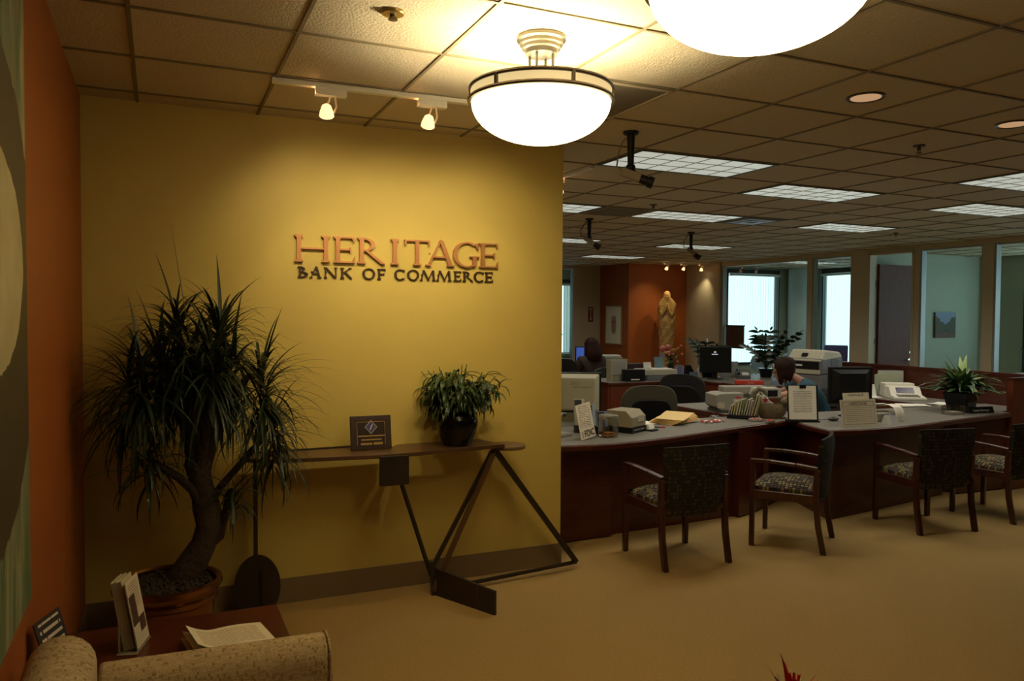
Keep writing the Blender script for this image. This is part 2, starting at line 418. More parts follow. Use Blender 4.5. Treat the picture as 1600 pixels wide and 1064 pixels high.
ro = MB(); ro.box(XE-.06, XE+.06, -2.5, 4.6, 0, H+.004)
struct(ro, 'wall_right_near', beige)
# far office behind the far window
fo = MB(); fo.box(5.6, 7.1, YF+.1, 17.1, 0, H); fo.box(9.15, 9.25, YF+.35, 17.1, 0, H); fo.box(6.9, 9.3, 16.7, 16.8, 0, .75); fo.box(6.9, 9.3, 16.7, 16.8, 2.55, H)
struct(fo, 'wall_far_office', office_paint)
# glass office front: header, piers and mullions
hd = MB(); hd.box(XE-.06, XE+.06, 4.6, 12.97, 2.735, H+.004)
hd.box(XE-.055, XE+.055, 4.6, 12.97, 0, .10)
for a, b_ in ((10.50, 10.60), (9.28, 9.63), (8.335, 8.43), (7.17, 7.33)): hd.box(XE-.065, XE+.065, a, b_, 0, H+.003)
struct(hd, 'trim_2', trimtan)
ed = MB()
for y in (12.94, 10.615, 10.485, 9.645, 8.32, 7.345, 7.155): ed.box(XE-.05, XE+.05, y-.013, y+.013, .1, 2.735)
for a, b_ in ((10.615, 12.94), (9.645, 10.485), (7.345, 8.32), (4.6, 7.155)): ed.box(XE-.02, XE+.02, a, b_, 2.71, 2.735)
struct(ed, 'trim_3', alu)
for k, (a, b_) in enumerate(((10.628, 12.927), (9.658, 10.472), (7.358, 8.307), (4.62, 7.142))):
    struct(MB().box(XE-.004, XE+.004, a, b_, .1, 2.71), 'window_%d' % (k+1), glass)
# far window
wf = MB(); wf.box(7.2, 8.43, YF+.02, YF+.08, .70, .74); wf.box(8.385, 8.43, YF-.01, YF+.1, .70, 2.76); wf.box(7.2, 8.43, YF+.02, YF+.08, 2.72, 2.76)
w5 = struct(wf, 'window_5', alu)
tag(MB().box(7.2, 8.385, YF+.045, YF+.053, .74, 2.72).build('pane', glass, w5))
# office interior walls
struct(MB().box(XE+.06, 13.66, 9.48, 9.58, 0, H), 'wall_office_divider', office_paint)
oy = MB(); oy.box(XE+.03, 11.62, EY, EY+.15, 0, H); oy.box(13.16, EX+.15, EY, EY+.15, 0, H); oy.box(11.62, 13.16, EY, EY+.15, 0, .60); oy.box(11.62, 13.16, EY, EY+.15, 2.76, H)
struct(oy, 'wall_office_back', office_paint)
oxw = MB()
for a, b_ in ((13.50, 14.0), (8.86, 9.9)): oxw.box(EX, EX+.15, a, b_, 0, H)
oxw.box(EX, EX+.15, 9.9, 13.5, 0, .62); oxw.box(EX, EX+.15, 9.9, 13.5, 2.80, H)
oxw.box(EX, EX+.15, 2.0, 8.86, 0, .70); oxw.box(EX, EX+.15, 2.0, 8.86, 2.74, H); oxw.box(EX, EX+.15, -2.5, 2.0, 0, H)
struct(oxw, 'wall_office_outer', office_paint)
struct(MB().box(XE+.06, EX, 1.9, 2.0, 0, H), 'wall_office_side', office_paint)
co = MB().lathe([(.25, 0), (.25, H)], (13.52, 13.72, 0), 40)
struct(co, 'wall_column', mat('column_paint', (.60, .72, .72), .6), smooth=True)
def outer_window(n, axis, a, b_, z0, z1, at, head=.09):
    f = MB(); 
    def bx(p, q, r_, s_):
        if axis == 'y': f.box(p, q, at-.03, at+.06, r_, s_)
        else: f.box(at-.03, at+.06, p, q, r_, s_)
    bx(a, a+.05, z0, z1); bx(b_-.05, b_, z0, z1); bx(a+.05, b_-.05, z1-head, z1); bx(a+.05, b_-.05, z0, z0+.05)
    o = struct(f, 'window_%d' % n, darkframe)
    g = MB()
    if axis == 'y': g.box(a+.05, b_-.05, at+.01, at+.016, z0+.05, z1-head)
    else: g.box(at+.01, at+.016, a+.05, b_-.05, z0+.05, z1-head)
    g.build('pane', glass, o)
outer_window(6, 'y', 11.62, 13.16, .60, 2.76, EY)
outer_window(7, 'x', 9.9, 13.5, .62, 2.80, EX, .11)
outer_window(8, 'x', 2.0, 8.86, .70, 2.74, EX, .07)
f9 = MB(); f9.box(6.9, 9.15, 16.66, 16.72, 2.45, 2.56); f9.box(6.9, 9.15, 16.66, 16.72, .74, .80)
struct(f9, 'window_9', darkframe)
# vertical blinds
def blinds(label, axis, a, b_, z0, z1, at, turn=50, pitch=.075):
    t = thing('vertical_blind', label, 'blind', ((a+b_)/2, at, z0) if axis == 'y' else (at, (a+b_)/2, z0), 0 if axis == 'y' else PI/2)
    L = b_-a; s = MB(); x = -L/2+pitch/2
    while x < L/2:
        q = Matrix.Translation((x, 0, 0)) @ Matrix.Rotation(R(turn), 4, 'Z')
        s.box(-.044, .044, -.0008, .0008, .02, z1-z0-.05, q); x += pitch
    o = s.build('slats', blind, t); MB().box(-L/2, L/2, -.03, .03, z1-z0-.05, z1-z0).build('head_rail', white, t)
blinds('white vertical blind closed over the window left of the round column', 'y', 11.68, 13.10, .67, 2.66, EY-.09)
blinds('bright white vertical blind over the window right of the round column', 'x', 9.95, 13.44, .68, 2.68, EX-.09, -47)
blinds('narrow white vertical blind seen past the edge of the yellow wall', 'y', 7.0, 9.1, .76, 2.46, 16.6)
# baseboards
struct(MB().box(XL, XR+.006, YW-.008, YW, 0, .145), 'baseboard_back', baseb)
struct(MB().box(XL, XL+.008, -2.5, YW-.008, 0, .145), 'baseboard_left', baseb)
struct(MB().box(XE-.066, XE-.06, 2, 4.6, 0, .1), 'baseboard_right', baseb)
# office door: frame, open leaf with lever handle
fr = MB()
for y in (9.262, 8.448): fr.box(XE-.075, XE+.075, y-.018, y+.018, 0, 2.72)
fr.box(XE-.075, XE+.075, 8.43, 9.28, 2.70, 2.735)
d1 = struct(fr, 'door_1', trimtan)
leaf = MB().box(0, .835, -.022, .022, 0, 2.55).build('door_leaf', doorwood, d1, loc=(XE+.10, 9.225, .012))
leaf.rotation_euler = (0, 0, R(2))
hs = MB()
for z in (.35, 1.25, 2.2): hs.box(XE+.06, XE+.098, 9.235, 9.262, z, z+.09)
hs.build('hinge', nickel, d1)
hm = MB(); hm.lathe([(.026, 0), (.026, .012), (.012, .014), (.012, .05)], (.775, -.022, .97), 16, M=Matrix.Rotation(R(90), 4, 'X'))
hm.bar((.775, -.07, .97), (.665, -.07, .97), .018, .02)
hm.lathe([(.022, 0), (.022, .012)], (.775, -.022, 1.09), 16, M=Matrix.Rotation(R(90), 4, 'X'))
hm.build('door_handle', chrome, leaf, smooth=True)

# ------------------------------------------------------------------ ceiling fittings
def bowl_light(loc, label):
    t = thing('bowl_ceiling_light', label, 'ceiling light', (loc[0], loc[1], H), R(8), 'bowl ceiling lights in the lobby')
    MB().lathe([(.100, 0), (.100, -.012), (.088, -.018), (.088, -.03), (.078, -.034), (.078, -.046), (.068, -.05), (.066, -.068), (.0, -.07)][::-1], n=40).build('canopy', nickel, t, smooth=True)
    for k in range(4):
        a = R(35+90*k); MB().tube([(.05*math.cos(a), .05*math.sin(a), -.06), (.05*math.cos(a), .05*math.sin(a), -.255)], .0055).build('rod', nickel, t, smooth=True)
    b = MB(); b.tube([(.05, 0, -.255), (-.05, 0, -.255)], .006); b.lathe([(.02, -.262), (.06, -.260), (.06, -.250), (.02, -.248)], n=24)
    for k in range(3):
        a = R(120*k+10); b.bar((.05*math.cos(a), .05*math.sin(a), -.256), (.285*math.cos(a), .285*math.sin(a), -.256), .01, .006)
    b.build('crossbar', nickel, t)
    for nm, z, r_ in (('upper_ring', -.208, .292), ('lower_ring', -.256, .296)):
        MB().lathe([(r_-.012, z-.007), (r_, z-.007), (r_+.003, z), (r_, z+.007), (r_-.012, z+.007), (r_-.012, z-.007)], n=64, cap=False).build(nm, darkring, t, smooth=True)
    gl = emis('amber_glass_band', (1.0, .74, .34), .75, (.22, .18, .10))
    MB().lathe([(.284, -.250), (.286, -.214), (.282, -.214), (.280, -.250), (.284, -.250)], n=64, cap=False).build('glass_band', gl, t, smooth=True)
    for k in range(6):
        a = R(60*k+20); q = Matrix.Rotation(a, 4, 'Z'); MB().box(.284, .296, -.006, .006, -.253, -.210, q).build('band_post', darkring, t)
    pr = [(.282*math.sin(R(x)) if x < 90 else .282, -.262-.160*math.cos(R(x))) for x in range(0, 91, 6)]
    pr = [(max(a, .0001), z) for a, z in pr]
    inner = [(a*.985, z+.004) for a, z in pr][::-1]
    MB().lathe(pr+inner, n=64, cap=False).build('glass_bowl', emis('opal_bowl_glass', (1.0, .82, .42), BOWL_L), t, smooth=True)
    light('bowl_bulb', 'POINT', (0, 0, -.292), BOWL_P, (1, .86, .56), t, .05)
bowl_light(BOWL_AT[0], 'glowing white glass bowl light fully in view in front of the yellow wall')
bowl_light(BOWL_AT[1], 'glowing white glass bowl light nearest the camera, cut by the top of the photo')

troff = emis('troffer_lens', (.86, .92, .80), TROFF_L, (.6, .6, .6))
louv = mat('louver_blade', (.42, .42, .38), .4)
def troffer(i, j, label):
    t = thing('fluorescent_ceiling_light', label, 'ceiling light', (gx(i+1), gy(j)+GS/2, H), 0, 'recessed fluorescent ceiling lights')
    f = MB(); a, b = GS-.012, GS/2-.012
    f.box(-a, a, -b, -b+.02, -.007, .003); f.box(-a, a, b-.02, b, -.007, .003); f.box(-a, -a+.02, -b+.02, b-.02, -.007, .003); f.box(a-.02, a, -b+.02, b-.02, -.007, .003)
    f.build('frame', mat('troffer_frame', (.10, .10, .09), .5), t)
    MB().box(-a+.02, a-.02, -b+.02, b-.02, -.002, .002).build('lens', troff, t)
    g = MB()
    for k in range(1, 6): x = -a+.02+(2*a-.04)*k/6; g.box(x-.003, x+.003, -b+.02, b-.02, -.006, -.0021)
    for k in range(1, 3): y = -b+.02+(2*b-.04)*k/3; g.box(-a+.02, a-.02, y-.003, y+.003, -.0062, -.0021)
    g.build('louver', louv, t)
    l = light('troffer_tube', 'AREA', (0, 0, -.012), TROFF_P, (1, .93, .78), t); l.data.shape = 'RECTANGLE'; l.data.size = 2*a-.06; l.data.size_y = 2*b-.06
    l.data.spread = R(150)
for a in ((5, 2, 'recessed fluorescent panel behind the nearest camera mount, largest of all'),
          (8, 3, 'recessed fluorescent panel second from the lobby, right of the largest one'),
          (10, 1, 'recessed fluorescent panel cut by the right edge of the photo, upper one'),
          (12, 3, 'recessed fluorescent panel cut by the right edge of the photo, lower one'),
          (12, 6, 'recessed fluorescent panel in front of the wooden office door'),
          (8, 6, 'recessed fluorescent panel touching the square air diffuser'),
          (5, 6, 'recessed fluorescent panel cut by the yellow wall, beside the dark grey ceiling panel'),
          (8, 11, 'far recessed fluorescent panel cut by the yellow wall edge'),
          (12, 11, 'far recessed fluorescent panel behind the middle camera mount'),
          (12, 15, 'farthest recessed fluorescent panel in front of the orange corner')):
    troffer(*a)
for i, j, s_ in ((19, 4, 'the right office'), (19, 14, 'the office with the round column')): troffer(i, j, 'recessed fluorescent panel on the ceiling of '+s_+' behind glass')
darkp = mat('dark_return_panel', (.16, .135, .10), .7)
def panel(i, j, label):
    t = thing('ceiling_return_panel', label, 'ceiling panel', (gx(i)+GS/2, gy(j)+GS/2, H))
    a = GS/2-.014
    MB().box(-a, a, -a, a, -.004, .003).build('panel', darkp, t)
    f = MB(); f.box(a-.014, a, -a, a-.014, -.012, -.004); f.box(-a, a-.014, -a, -a+.012, -.012, -.004); f.box(-a, a, a-.014, a, -.012, -.004); f.box(-a, -a+.014, -a+.012, a-.014, -.012, -.004)
    f.build('panel_frame', mat('return_frame', (.42, .34, .22), .5), t)
panel(3, 0, 'dark square ceiling return panel behind the fully visible bowl light')
panel(7, 6, 'dark grey ceiling panel between two fluorescent panels')
t = thing('air_diffuser', 'square ceiling air diffuser, bluish from window light painted on its stepped louvers', 'air vent', (gx(10)+GS/2, gy(6)+GS/2, H))
for k, s_ in enumerate((.285, .20, .115)):
    d = MB(); z = -.004-.005*k
    d.box(-s_, s_, -s_, -s_+.06, z-.003, z); d.box(-s_, s_, s_-.06, s_, z-.003, z); d.box(-s_, -s_+.06, -s_+.06, s_-.06, z-.003, z); d.box(s_-.06, s_, -s_+.06, s_-.06, z-.003, z)
    d.build('louver_ring', mat('window_lit_diffuser', (.50, .56, .85), .4) if k else darkp, t)  # blue of reflected window light is put into the louver colour
MB().box(-.06, .06, -.06, .06, -.018, .003).build('diffuser_core', darkp, t)
def downlight(loc, label):
    t = thing('recessed_downlight', label, 'downlight', (loc[0], loc[1], H), 0, 'round recessed downlights')
    MB().lathe([(.072, -.001), (.090, -.006), (.094, -.001), (.094, .003), (.072, .003)], n=32, cap=False).build('trim_ring', mat('downlight_ring', (.05, .045, .04), .4), t, smooth=True)
    MB().lathe([(.0001, -.0035), (.074, -.0035), (.074, .003), (.0001, .003)], n=32).build('reflector', emis('downlight_glow', (1, .58, .30), .42, (.6, .45, .3)), t)
downlight((3.29, 2.91), 'round recessed downlight nearer the bowl lights')
downlight((4.50, 2.94), 'round recessed downlight cut by the right edge of the photo')
brass = mat('brass_escutcheon', (.40, .28, .10), .3, .8)
def sprinkler(loc, label, fancy=False):
    t = thing('fire_sprinkler', label, 'sprinkler', (loc[0], loc[1], H), 0, 'ceiling fire sprinklers')
    r_ = .045 if fancy else .038
    MB().lathe([(r_*.55, -.008), (r_*.9, -.007), (r_, 0), (r_, .003)], n=28).build('escutcheon', brass if fancy else nickel, t, smooth=True)
    dz = .55 if fancy else 1
    b = MB(); b.lathe([(.012, -.008), (.012, -.026), (.008, -.03)][::-1], n=14); b.bar((-.011, 0, -.028), (-.011, 0, -.045), .004); b.bar((.011, 0, -.028), (.011, 0, -.045), .004); b.lathe([(.004, -.05), (.018, -.048), (.018, -.045), (.004, -.044)], n=14)
    for v in b.v: v.z *= dz
    b.build('sprinkler_head', mat('dark_brass', (.10, .06, .03), .4, .6), t)
sprinkler((.803, 2.858), 'brass fire sprinkler above the yellow wall lobby', True)
sprinkler((4.523, 3.57), 'small fire sprinkler below the round downlights')
sprinkler((8.868, 7.314), 'small fire sprinkler near the wooden office door')
sprinkler((4.538, 6.585), 'small fire sprinkler above the dark grey ceiling panel')
p = az(1086, 401, H); sprinkler((p.x, p.y), 'small far fire sprinkler before the orange corner spotlights')
# track lights
hot = emis('halogen_lens', (1.0, .80, .50), 14)
glowhead = emis('hot_reflector', (1.0, .62, .28), 1.7)
warmshade = mat('lamp_head_white', (.80, .66, .48), .4)
def track(label, p0, p1, heads, aims, power, group='track lights', size=108, core=0, leak=1.1):
    """a white track under the ceiling with its adapters and tilted halogen heads"""
    t = thing('track_light', label, 'track light', (p0[0], p0[1], H), 0, group)
    o = Vector((p0[0], p0[1], H)); a = Vector((0, 0, -.012)); b = Vector((p1[0]-p0[0], p1[1]-p0[1], -.012))
    MB().bar(a, b, .036, .022).build('track', whitepaint, t)
    d = (b-a).normalized()
    for (hx, hy), am in zip(heads, aims):
        hp = Vector((hx, hy, H))-o
        MB().bar(hp-d*.075+Vector((0, 0, -.04)), hp+d*.075+Vector((0, 0, -.04)), .04, .034).build('adapter', whitepaint, t)
        s = hp+Vector((0, 0, -.055)); c = hp+Vector((0, 0, -.135))+d*-.02
        ar = MB(); ar.tube([s+d*.02, s+d*.028+Vector((0, 0, -.05)), c+d*.036], .005, 8); ar.tube([s+d*.0, s+d*-.01+Vector((0, 0, -.03)), c+d*-.0+Vector((0, 0, .028))], .005, 8); ar.build('yoke', warmshade, t, smooth=True)
        dr = (Vector(am)-(c+o)).normalized(); q = dr.to_track_quat('Z', 'Y').to_matrix().to_4x4()
        hd = MB().lathe([(.012, -.040), (.022, -.032), (.032, -.002), (.036, .020), (.033, .020), (.029, 0)], c, 20, M=q).build('lamp_head', glowhead, t, smooth=True)
        MB().lathe([(.0001, .012), (.034, .012), (.034, .016), (.0001, .020)], c, 20, M=q).build('lamp_lens', hot, hd)
        light('spot_leak', 'POINT', c+Vector((0, 0, .09))-d*.045, leak, (1, .50, .18), t, .02)
        light('spot_beam', 'SPOT', c+dr*.03, power, (1, .80, .42), t, .02, aim=c+dr, size=size, blend=1.0)
        if core:
            dn = (Vector(am)+Vector((0, 0, -.22))-(c+o)).normalized(); light('spot_core', 'SPOT', c+dn*.03, core, (1, .80, .42), t, .02, aim=c+dn, size=60, blend=.8)
track('white track light with halogen heads washing the company sign', (.50, 3.875), (2.05, 3.815), ((.776, 3.87), (1.288, 3.85), (1.80, 3.83)), ((.93, YW, 1.88), (1.40, YW, 1.88), (1.86, YW, 1.88)), SPOT_P, core=SPOT_P*.62)
track('white track light half hidden behind the edge of the yellow wall', (2.95, 5.07), (2.95, 6.6), ((2.95, 5.62), (2.95, 6.4)), ((2.0, 5.7, 1.6), (2.0, 6.5, 1.6)), SPOT_P*.8)
track('short track of three hot spotlights over the carved wooden statue', (9.35, 13.32), (10.58, 13.32), ((9.54, 13.32), (9.96, 13.32), (10.42, 13.32)), ((9.55, YO, 1.6), (9.80, 13.7, 1.6), (10.6, 13.55, 1.75)), SPOT_P*.95, size=84)
# ceiling cameras
def ceiling_camera(u, v, label, yaw, scale=1.0, fold=0):
    p = az(u, v, H); t = thing('security_camera', label, 'camera', (p.x, p.y, H), yaw, 'black security cameras on drop mounts')
    MB().lathe([(.012, -.02), (.045, -.012), (.050, 0), (.050, .003)], n=24).build('mount_plate', black, t, smooth=True)
    MB().tube([(0, 0, -.01), (0, 0, -.20)], [.024, .019], 14).build('mount_post', black, t, smooth=True)
    j = MB(); j.ball((0, 0, -.215), .030, 12, 8); j.tube([(0, 0, -.21), (.02, 0, -.25)], .018, 10); j.build('swivel_joint', black, t, smooth=True)
    q = Matrix.Translation((.02, 0, -.265)) @ Matrix.Rotation(R(22+fold), 4, 'Y')
    cb = MB().box(-.085, .045, -.026, .026, -.026, .026, q).build('camera_body', mat('camera_beige', (.26, .20, .12), .5), t, bevel=.005)
    MB().lathe([(.028, .045), (.030, .09), (.036, .092), (.036, .125), (.026, .125), (.024, .11)], q @ Vector((0, 0, 0)), 18, M=q.to_3x3().to_4x4() @ Matrix.Rotation(R(90), 4, 'Y')).build('camera_lens', black, cb, smooth=True)
    c = MB(); c.tube([(-.012, .0, -.02), (-.05, .01, -.05), (-.075-.02*(fold > 5), .015, -.12), (-.085-.01*(fold > 5), .01, -.2), q @ Vector((-.086, 0, .01))], .005, 6); c.build('camera_cable', black if fold > 5 else mat('tan_cable', (.3, .2, .1), .5), t, smooth=True)
ceiling_camera(986, 207, 'black security camera on a ceiling post, nearest and largest', R(-35))
ceiling_camera(921, 342, 'black security camera on a ceiling post beside the yellow wall edge', R(-28), fold=12)
ceiling_camera(1080, 363, 'black security camera on a ceiling post, middle of the far ceiling', R(-40), fold=18)

# ------------------------------------------------------------------ lobby: company sign in raised letters
def glyph(ch, W, h, t, s):
    """outlines of one roman capital: W wide, h high, t thick stroke, s thin stroke; list of polygons"""
    P = []; sf = s*1.0; ov = t*.42
    def rect(x0, y0, x1, y1): P.append([(x0, y0), (x1, y0), (x1, y1), (x0, y1)])
    def stem(x, top=True, bot=True, w_=None):
        k = t if w_ is None else w_
        P.append([(x, 0), (x+k, 0), (x+k*.90, h*.5), (x+k, h), (x, h), (x+k*.10, h*.5)])
        if bot: P.append([(x-ov, 0), (x+k+ov, 0), (x+k+ov, sf*.7), (x+k, sf*1.5), (x, sf*1.5), (x-ov, sf*.7)])
        if top: P.append([(x-ov, h), (x-ov, h-sf*.7), (x, h-sf*1.5), (x+k, h-sf*1.5), (x+k+ov, h-sf*.7), (x+k+ov, h)])
    def diag(x0, y0, x1, y1, k): P.append([(x0, y0), (x0+k, y0), (x1+k, y1), (x1, y1)])
    def ring(cx, cy, rx, ry, a0, a1, tk, th, n=30):
        out = []; inn = []
        for i in range(n+1):
            a = R(a0+(a1-a0)*i/n); out.append((cx+rx*math.cos(a), cy+ry*math.sin(a))); inn.append((cx+(rx-tk)*math.cos(a), cy+(ry-th)*math.sin(a)))
        for i in range(n): P.append([out[i], out[i+1], inn[i+1], inn[i]])
    def foot(x, k, y=0): P.append([(x-ov, y), (x+k+ov, y), (x+k+ov, y+sf*.8), (x-ov, y+sf*.8)])
    if ch == 'H': stem(ov); stem(W-t-ov); rect(ov+t*.8, h*.47, W-ov-t*.8, h*.47+s)
    elif ch == 'E':
        stem(ov); rect(ov, h-s, W-.02*h, h); rect(ov, 0, W, s); rect(ov+t*.7, h*.48, W*.80, h*.48+s)
        P.append([(W-.02*h-s, h-s), (W-.02*h-s*1.6, h-s), (W-.02*h, h-.24*h), (W-.02*h, h)]); P.append([(W-s*1.8, s), (W, .26*h), (W, 0), (W-s, 0)]); rect(W*.80-s*.5, h*.40, W*.80+s*.3, h*.60)
    elif ch == 'F':
        stem(ov); rect(ov, h-s, W, h); rect(ov+t*.7, h*.46, W*.82, h*.46+s); P.append([(W-s*1.6, h-s), (W, h-.24*h), (W, h), (W-s, h)]); rect(W*.82-s*.5, h*.38, W*.82+s*.3, h*.58)
    elif ch == 'I': stem((W-t)/2)
    elif ch == 'T':
        stem((W-t)/2, top=False); rect(0, h-s, W, h); P.append([(0, h), (s*1.4, h-s), (s*.6, h-.22*h), (0, h-.2*h)]); P.append([(W, h), (W-s*1.4, h-s), (W-s*.6, h-.22*h), (W, h-.2*h)])
    elif ch == 'A':
        diag(ov*.6, 0, W*.47, h, s); diag(W-t-ov, 0, W*.45, h*1.0, t); rect(W*.2, h*.33, W*.72, h*.33+s); foot(ov*.6, s*1.2); foot(W-t-ov, t)
        P.append([(W*.45, h), (W*.45+t, h), (W*.46+t*.3, h*1.06)])
    elif ch == 'R':
        stem(ov); rx = (W*.62-ov-t*.6); ring(ov+t*.6, h*.735, rx, h*.265, -90, 90, t*.92, s); P.append([(ov+t*1.2, h*.50), (ov+t*2.0, h*.50), (W-ov*.2, s*.2), (W, 0), (W-t*1.0, 0)])
    elif ch == 'B':
        stem(ov); ring(ov+t*.6, h*.755, W*.70-ov-t*.6, h*.245, -90, 90, t*.9, s); ring(ov+t*.6, h*.275, W-ov-t*.6, h*.275, -90, 90, t*.95, s)
    elif ch == 'O': ring(W/2, h/2, W/2, h*.52, 0, 360, t, s, 48)
    elif ch in 'CG':
        ring(W*.53, h/2, W*.53, h*.52, 52, 312, t, s, 40)
        P.append([(W*.80, h*.93), (W*.95, h*.99), (W*.97, h*.72), (W*.93, h*.72)])
        if ch == 'C': P.append([(W*.84, h*.12), (W*.97, h*.22), (W*.99, h*.18), (W*.88, h*.02)])
        else: P.append([(W*.74, h*.02), (W*.74+t*.9, h*.06), (W*.74+t*.9, h*.42), (W*.74, h*.42)]); rect(W*.64, h*.40, W*1.0, h*.40+s*.8)
    elif ch == 'N': stem(ov, w_=s*1.2); stem(W-ov-s*1.2, bot=False, w_=s*1.2); diag(W-ov-t, 0, ov*.4, h, t)
    elif ch == 'M':
        diag(ov*.5, 0, W*.17, h, s*1.2); foot(ov*.5, s*1.2); diag(W*.48, 0, W*.14, h, t*.95); diag(W*.48, 0, W*.80, h, s*1.1); diag(W-t-ov*.5, 0, W*.78, h, t); foot(W-t-ov*.5, t)
    elif ch == 'K':
        stem(ov); P.append([(ov+t*.8, h*.46), (ov+t*.8, h*.54), (W*.80, h), (W*.92, h)]); P.append([(ov+t*1.3, h*.56), (ov+t*2.1, h*.62), (W, 0), (W-t*1.1, 0)]); foot(W*.76, t*.6, h-sf*.8)
    return P
sign = thing('wall_sign', 'raised letters of the bank name on the lit yellow wall', 'sign', (0, YW, 0))
def sign_line(txt, ext, y0s, z0, z1, m, t, s, d, nm):
    """letters one by one: ext holds their left and right edges in the photograph"""
    for ch, (a, b_) in zip(txt, ext):
        xa = ay(440+a/4.444, y0s, YW-d).x; xb = ay(440+b_/4.444, y0s, YW-d).x
        mb = MB(); q = Matrix.Translation((xa, 0, z0)) @ Matrix.Rotation(PI/2, 4, 'X')
        for k_, poly in enumerate(glyph(ch, xb-xa, z1-z0, t, s)): mb.prism(poly, .002, .002+d+.00004*k_, q)
        mb.box(*(lambda c: (c-.006, c+.006, -.0025, 0, (z0+z1)/2-.006, (z0+z1)/2+.006))((xa+xb)/2 if ch in 'IT' else xa+t*.9))
        mb.build(nm, m, sign)
sign_line('HERITAGE', ((90, 338), (362, 510), (528, 722), (740, 835), (855, 1030), (1008, 1203), (1192, 1375), (1375, 1505)), 390, 1.983, 2.138, copper, .027, .0098, .018, 'copper_letter')
sign_line('BANKOFCOMMERCE', ((113, 185), (198, 278), (295, 388), (408, 492), (562, 650), (665, 722), (783, 857), (872, 955), (965, 1068), (1078, 1178), (1195, 1248), (1258, 1332), (1335, 1405), (1412, 1468)), 430, 1.893, 1.956, bronzel, .0128, .0056, .009, 'bronze_letter')

# ------------------------------------------------------------------ sculptural console table
CT = thing('console_table', 'low dark steel sculptural console table against the yellow wall', 'table', (1.2, 4.4, 0))
def loc3(p): return (p[0]-1.2, p[1]-4.4, p[2])
def B(mb, p0, p1, w_, h_=None, **k): mb.bar(loc3(p0), loc3(p1), w_, h_, **k)
Zt = .90
tp = MB()
tp.prism([(-.80, .145), (-.80, .02), (-.66, -.085), (-.08, -.165), (.10, -.165), (.708, -.10), (.63, .145), (.11, .145), (.02, .03), (-.02, .045), (.065, .145)], Zt-.022, Zt)
tp.build('table_top', bronze, CT, bevel=.002)
sr = MB(); sr.box(-.78, .05, .150, .175, Zt-.018, Zt+.006); sr.build('back_rail', steel, CT)
dk = MB(); dk.lathe([(.0001, Zt-.030), (.113, Zt-.030), (.115, Zt-.026), (.115, Zt-.012), (.113, Zt-.0085), (.0001, Zt-.0085)], (.772, .012, -.014), 44)
dk.build('round_plate', mat('light_bronze', (.20, .115, .055), .45, .2, var=.2, vscale=5), CT, smooth=True)
pp = MB(); pp.box(-.086, .082, -.185, -.168, Zt-.175, Zt-.008); pp.build('hanging_plate', steel, CT, bevel=.003)
lg = MB(); B(lg, (.484, 4.5, .0), (.484, 4.5, .88), .022); lg.build('leg', steel, CT)
ov = MB()
k = 40; oc = []
for i in range(k): a = 2*PI*i/k; oc.append((.123*math.cos(a), .175*math.sin(a)+.172))
q = Matrix.Translation(loc3((.49, 4.47, .0))) @ Matrix.Rotation(R(-8), 4, 'Z') @ Matrix.Rotation(PI/2, 4, 'X')
ov.prism(oc, -.008, .008, q); ov.build('oval_foot', steel, CT)
sl = MB(); sl.box(-.006, .007, -.013, -.006, .02, .26, Matrix.Translation(loc3((.505, 4.465, 0)))); sl.build('foot_slot', black, CT)
# struts: from the hanging plate to the low joint, two from the top, down to the corner by the wall end
J = (1.49, 4.40, .03); T = (1.86, 4.36, Zt-.03); Cn = (2.52, 4.50, .045)
st = MB(); B(st, (1.225, 4.26, Zt-.10), (1.48, 4.42, .12), .018); st.build('strut', steel, CT)
st = MB(); B(st, T, (1.48, 4.43, .14), .024); st.build('strut', steel, CT)
st = MB(); B(st, (1.84, 4.32, Zt-.06), J, .018, .03); st.build('strut', bronze, CT)
st = MB(); B(st, T, Cn, .026, .03); st.build('strut', steel, CT)
st = MB(); B(st, J, Cn, .022, .018); st.build('bottom_bar', steel, CT)
st = MB(); B(st, (1.495, 4.41, .0), (1.485, 4.42, .20), .03); st.build('joint_post', steel, CT)
ft = MB(); a, b_ = Vector(loc3((1.49, 4.44, 0))), Vector(loc3((1.71, 3.97, 0))); nn = Vector((b_-a).normalized().cross(Vector((0, 0, 1))))*.008
ft.add([a-nn+Vector((0, 0, .0)), b_-nn, b_-nn+Vector((0, 0, .135)), a-nn+Vector((0, 0, .165)), a+nn, b_+nn, b_+nn+Vector((0, 0, .135)), a+nn+Vector((0, 0, .165))], [(0, 1, 2, 3), (7, 6, 5, 4), (0, 4, 5, 1), (1, 5, 6, 2), (2, 6, 7, 3), (3, 7, 4, 0)])
ft.build('foot_plate', steel, CT)
pg = MB(); B(pg, (1.655, 4.085, .05), (1.655, 4.085, .14), .016); pg.build('peg', steel, CT)

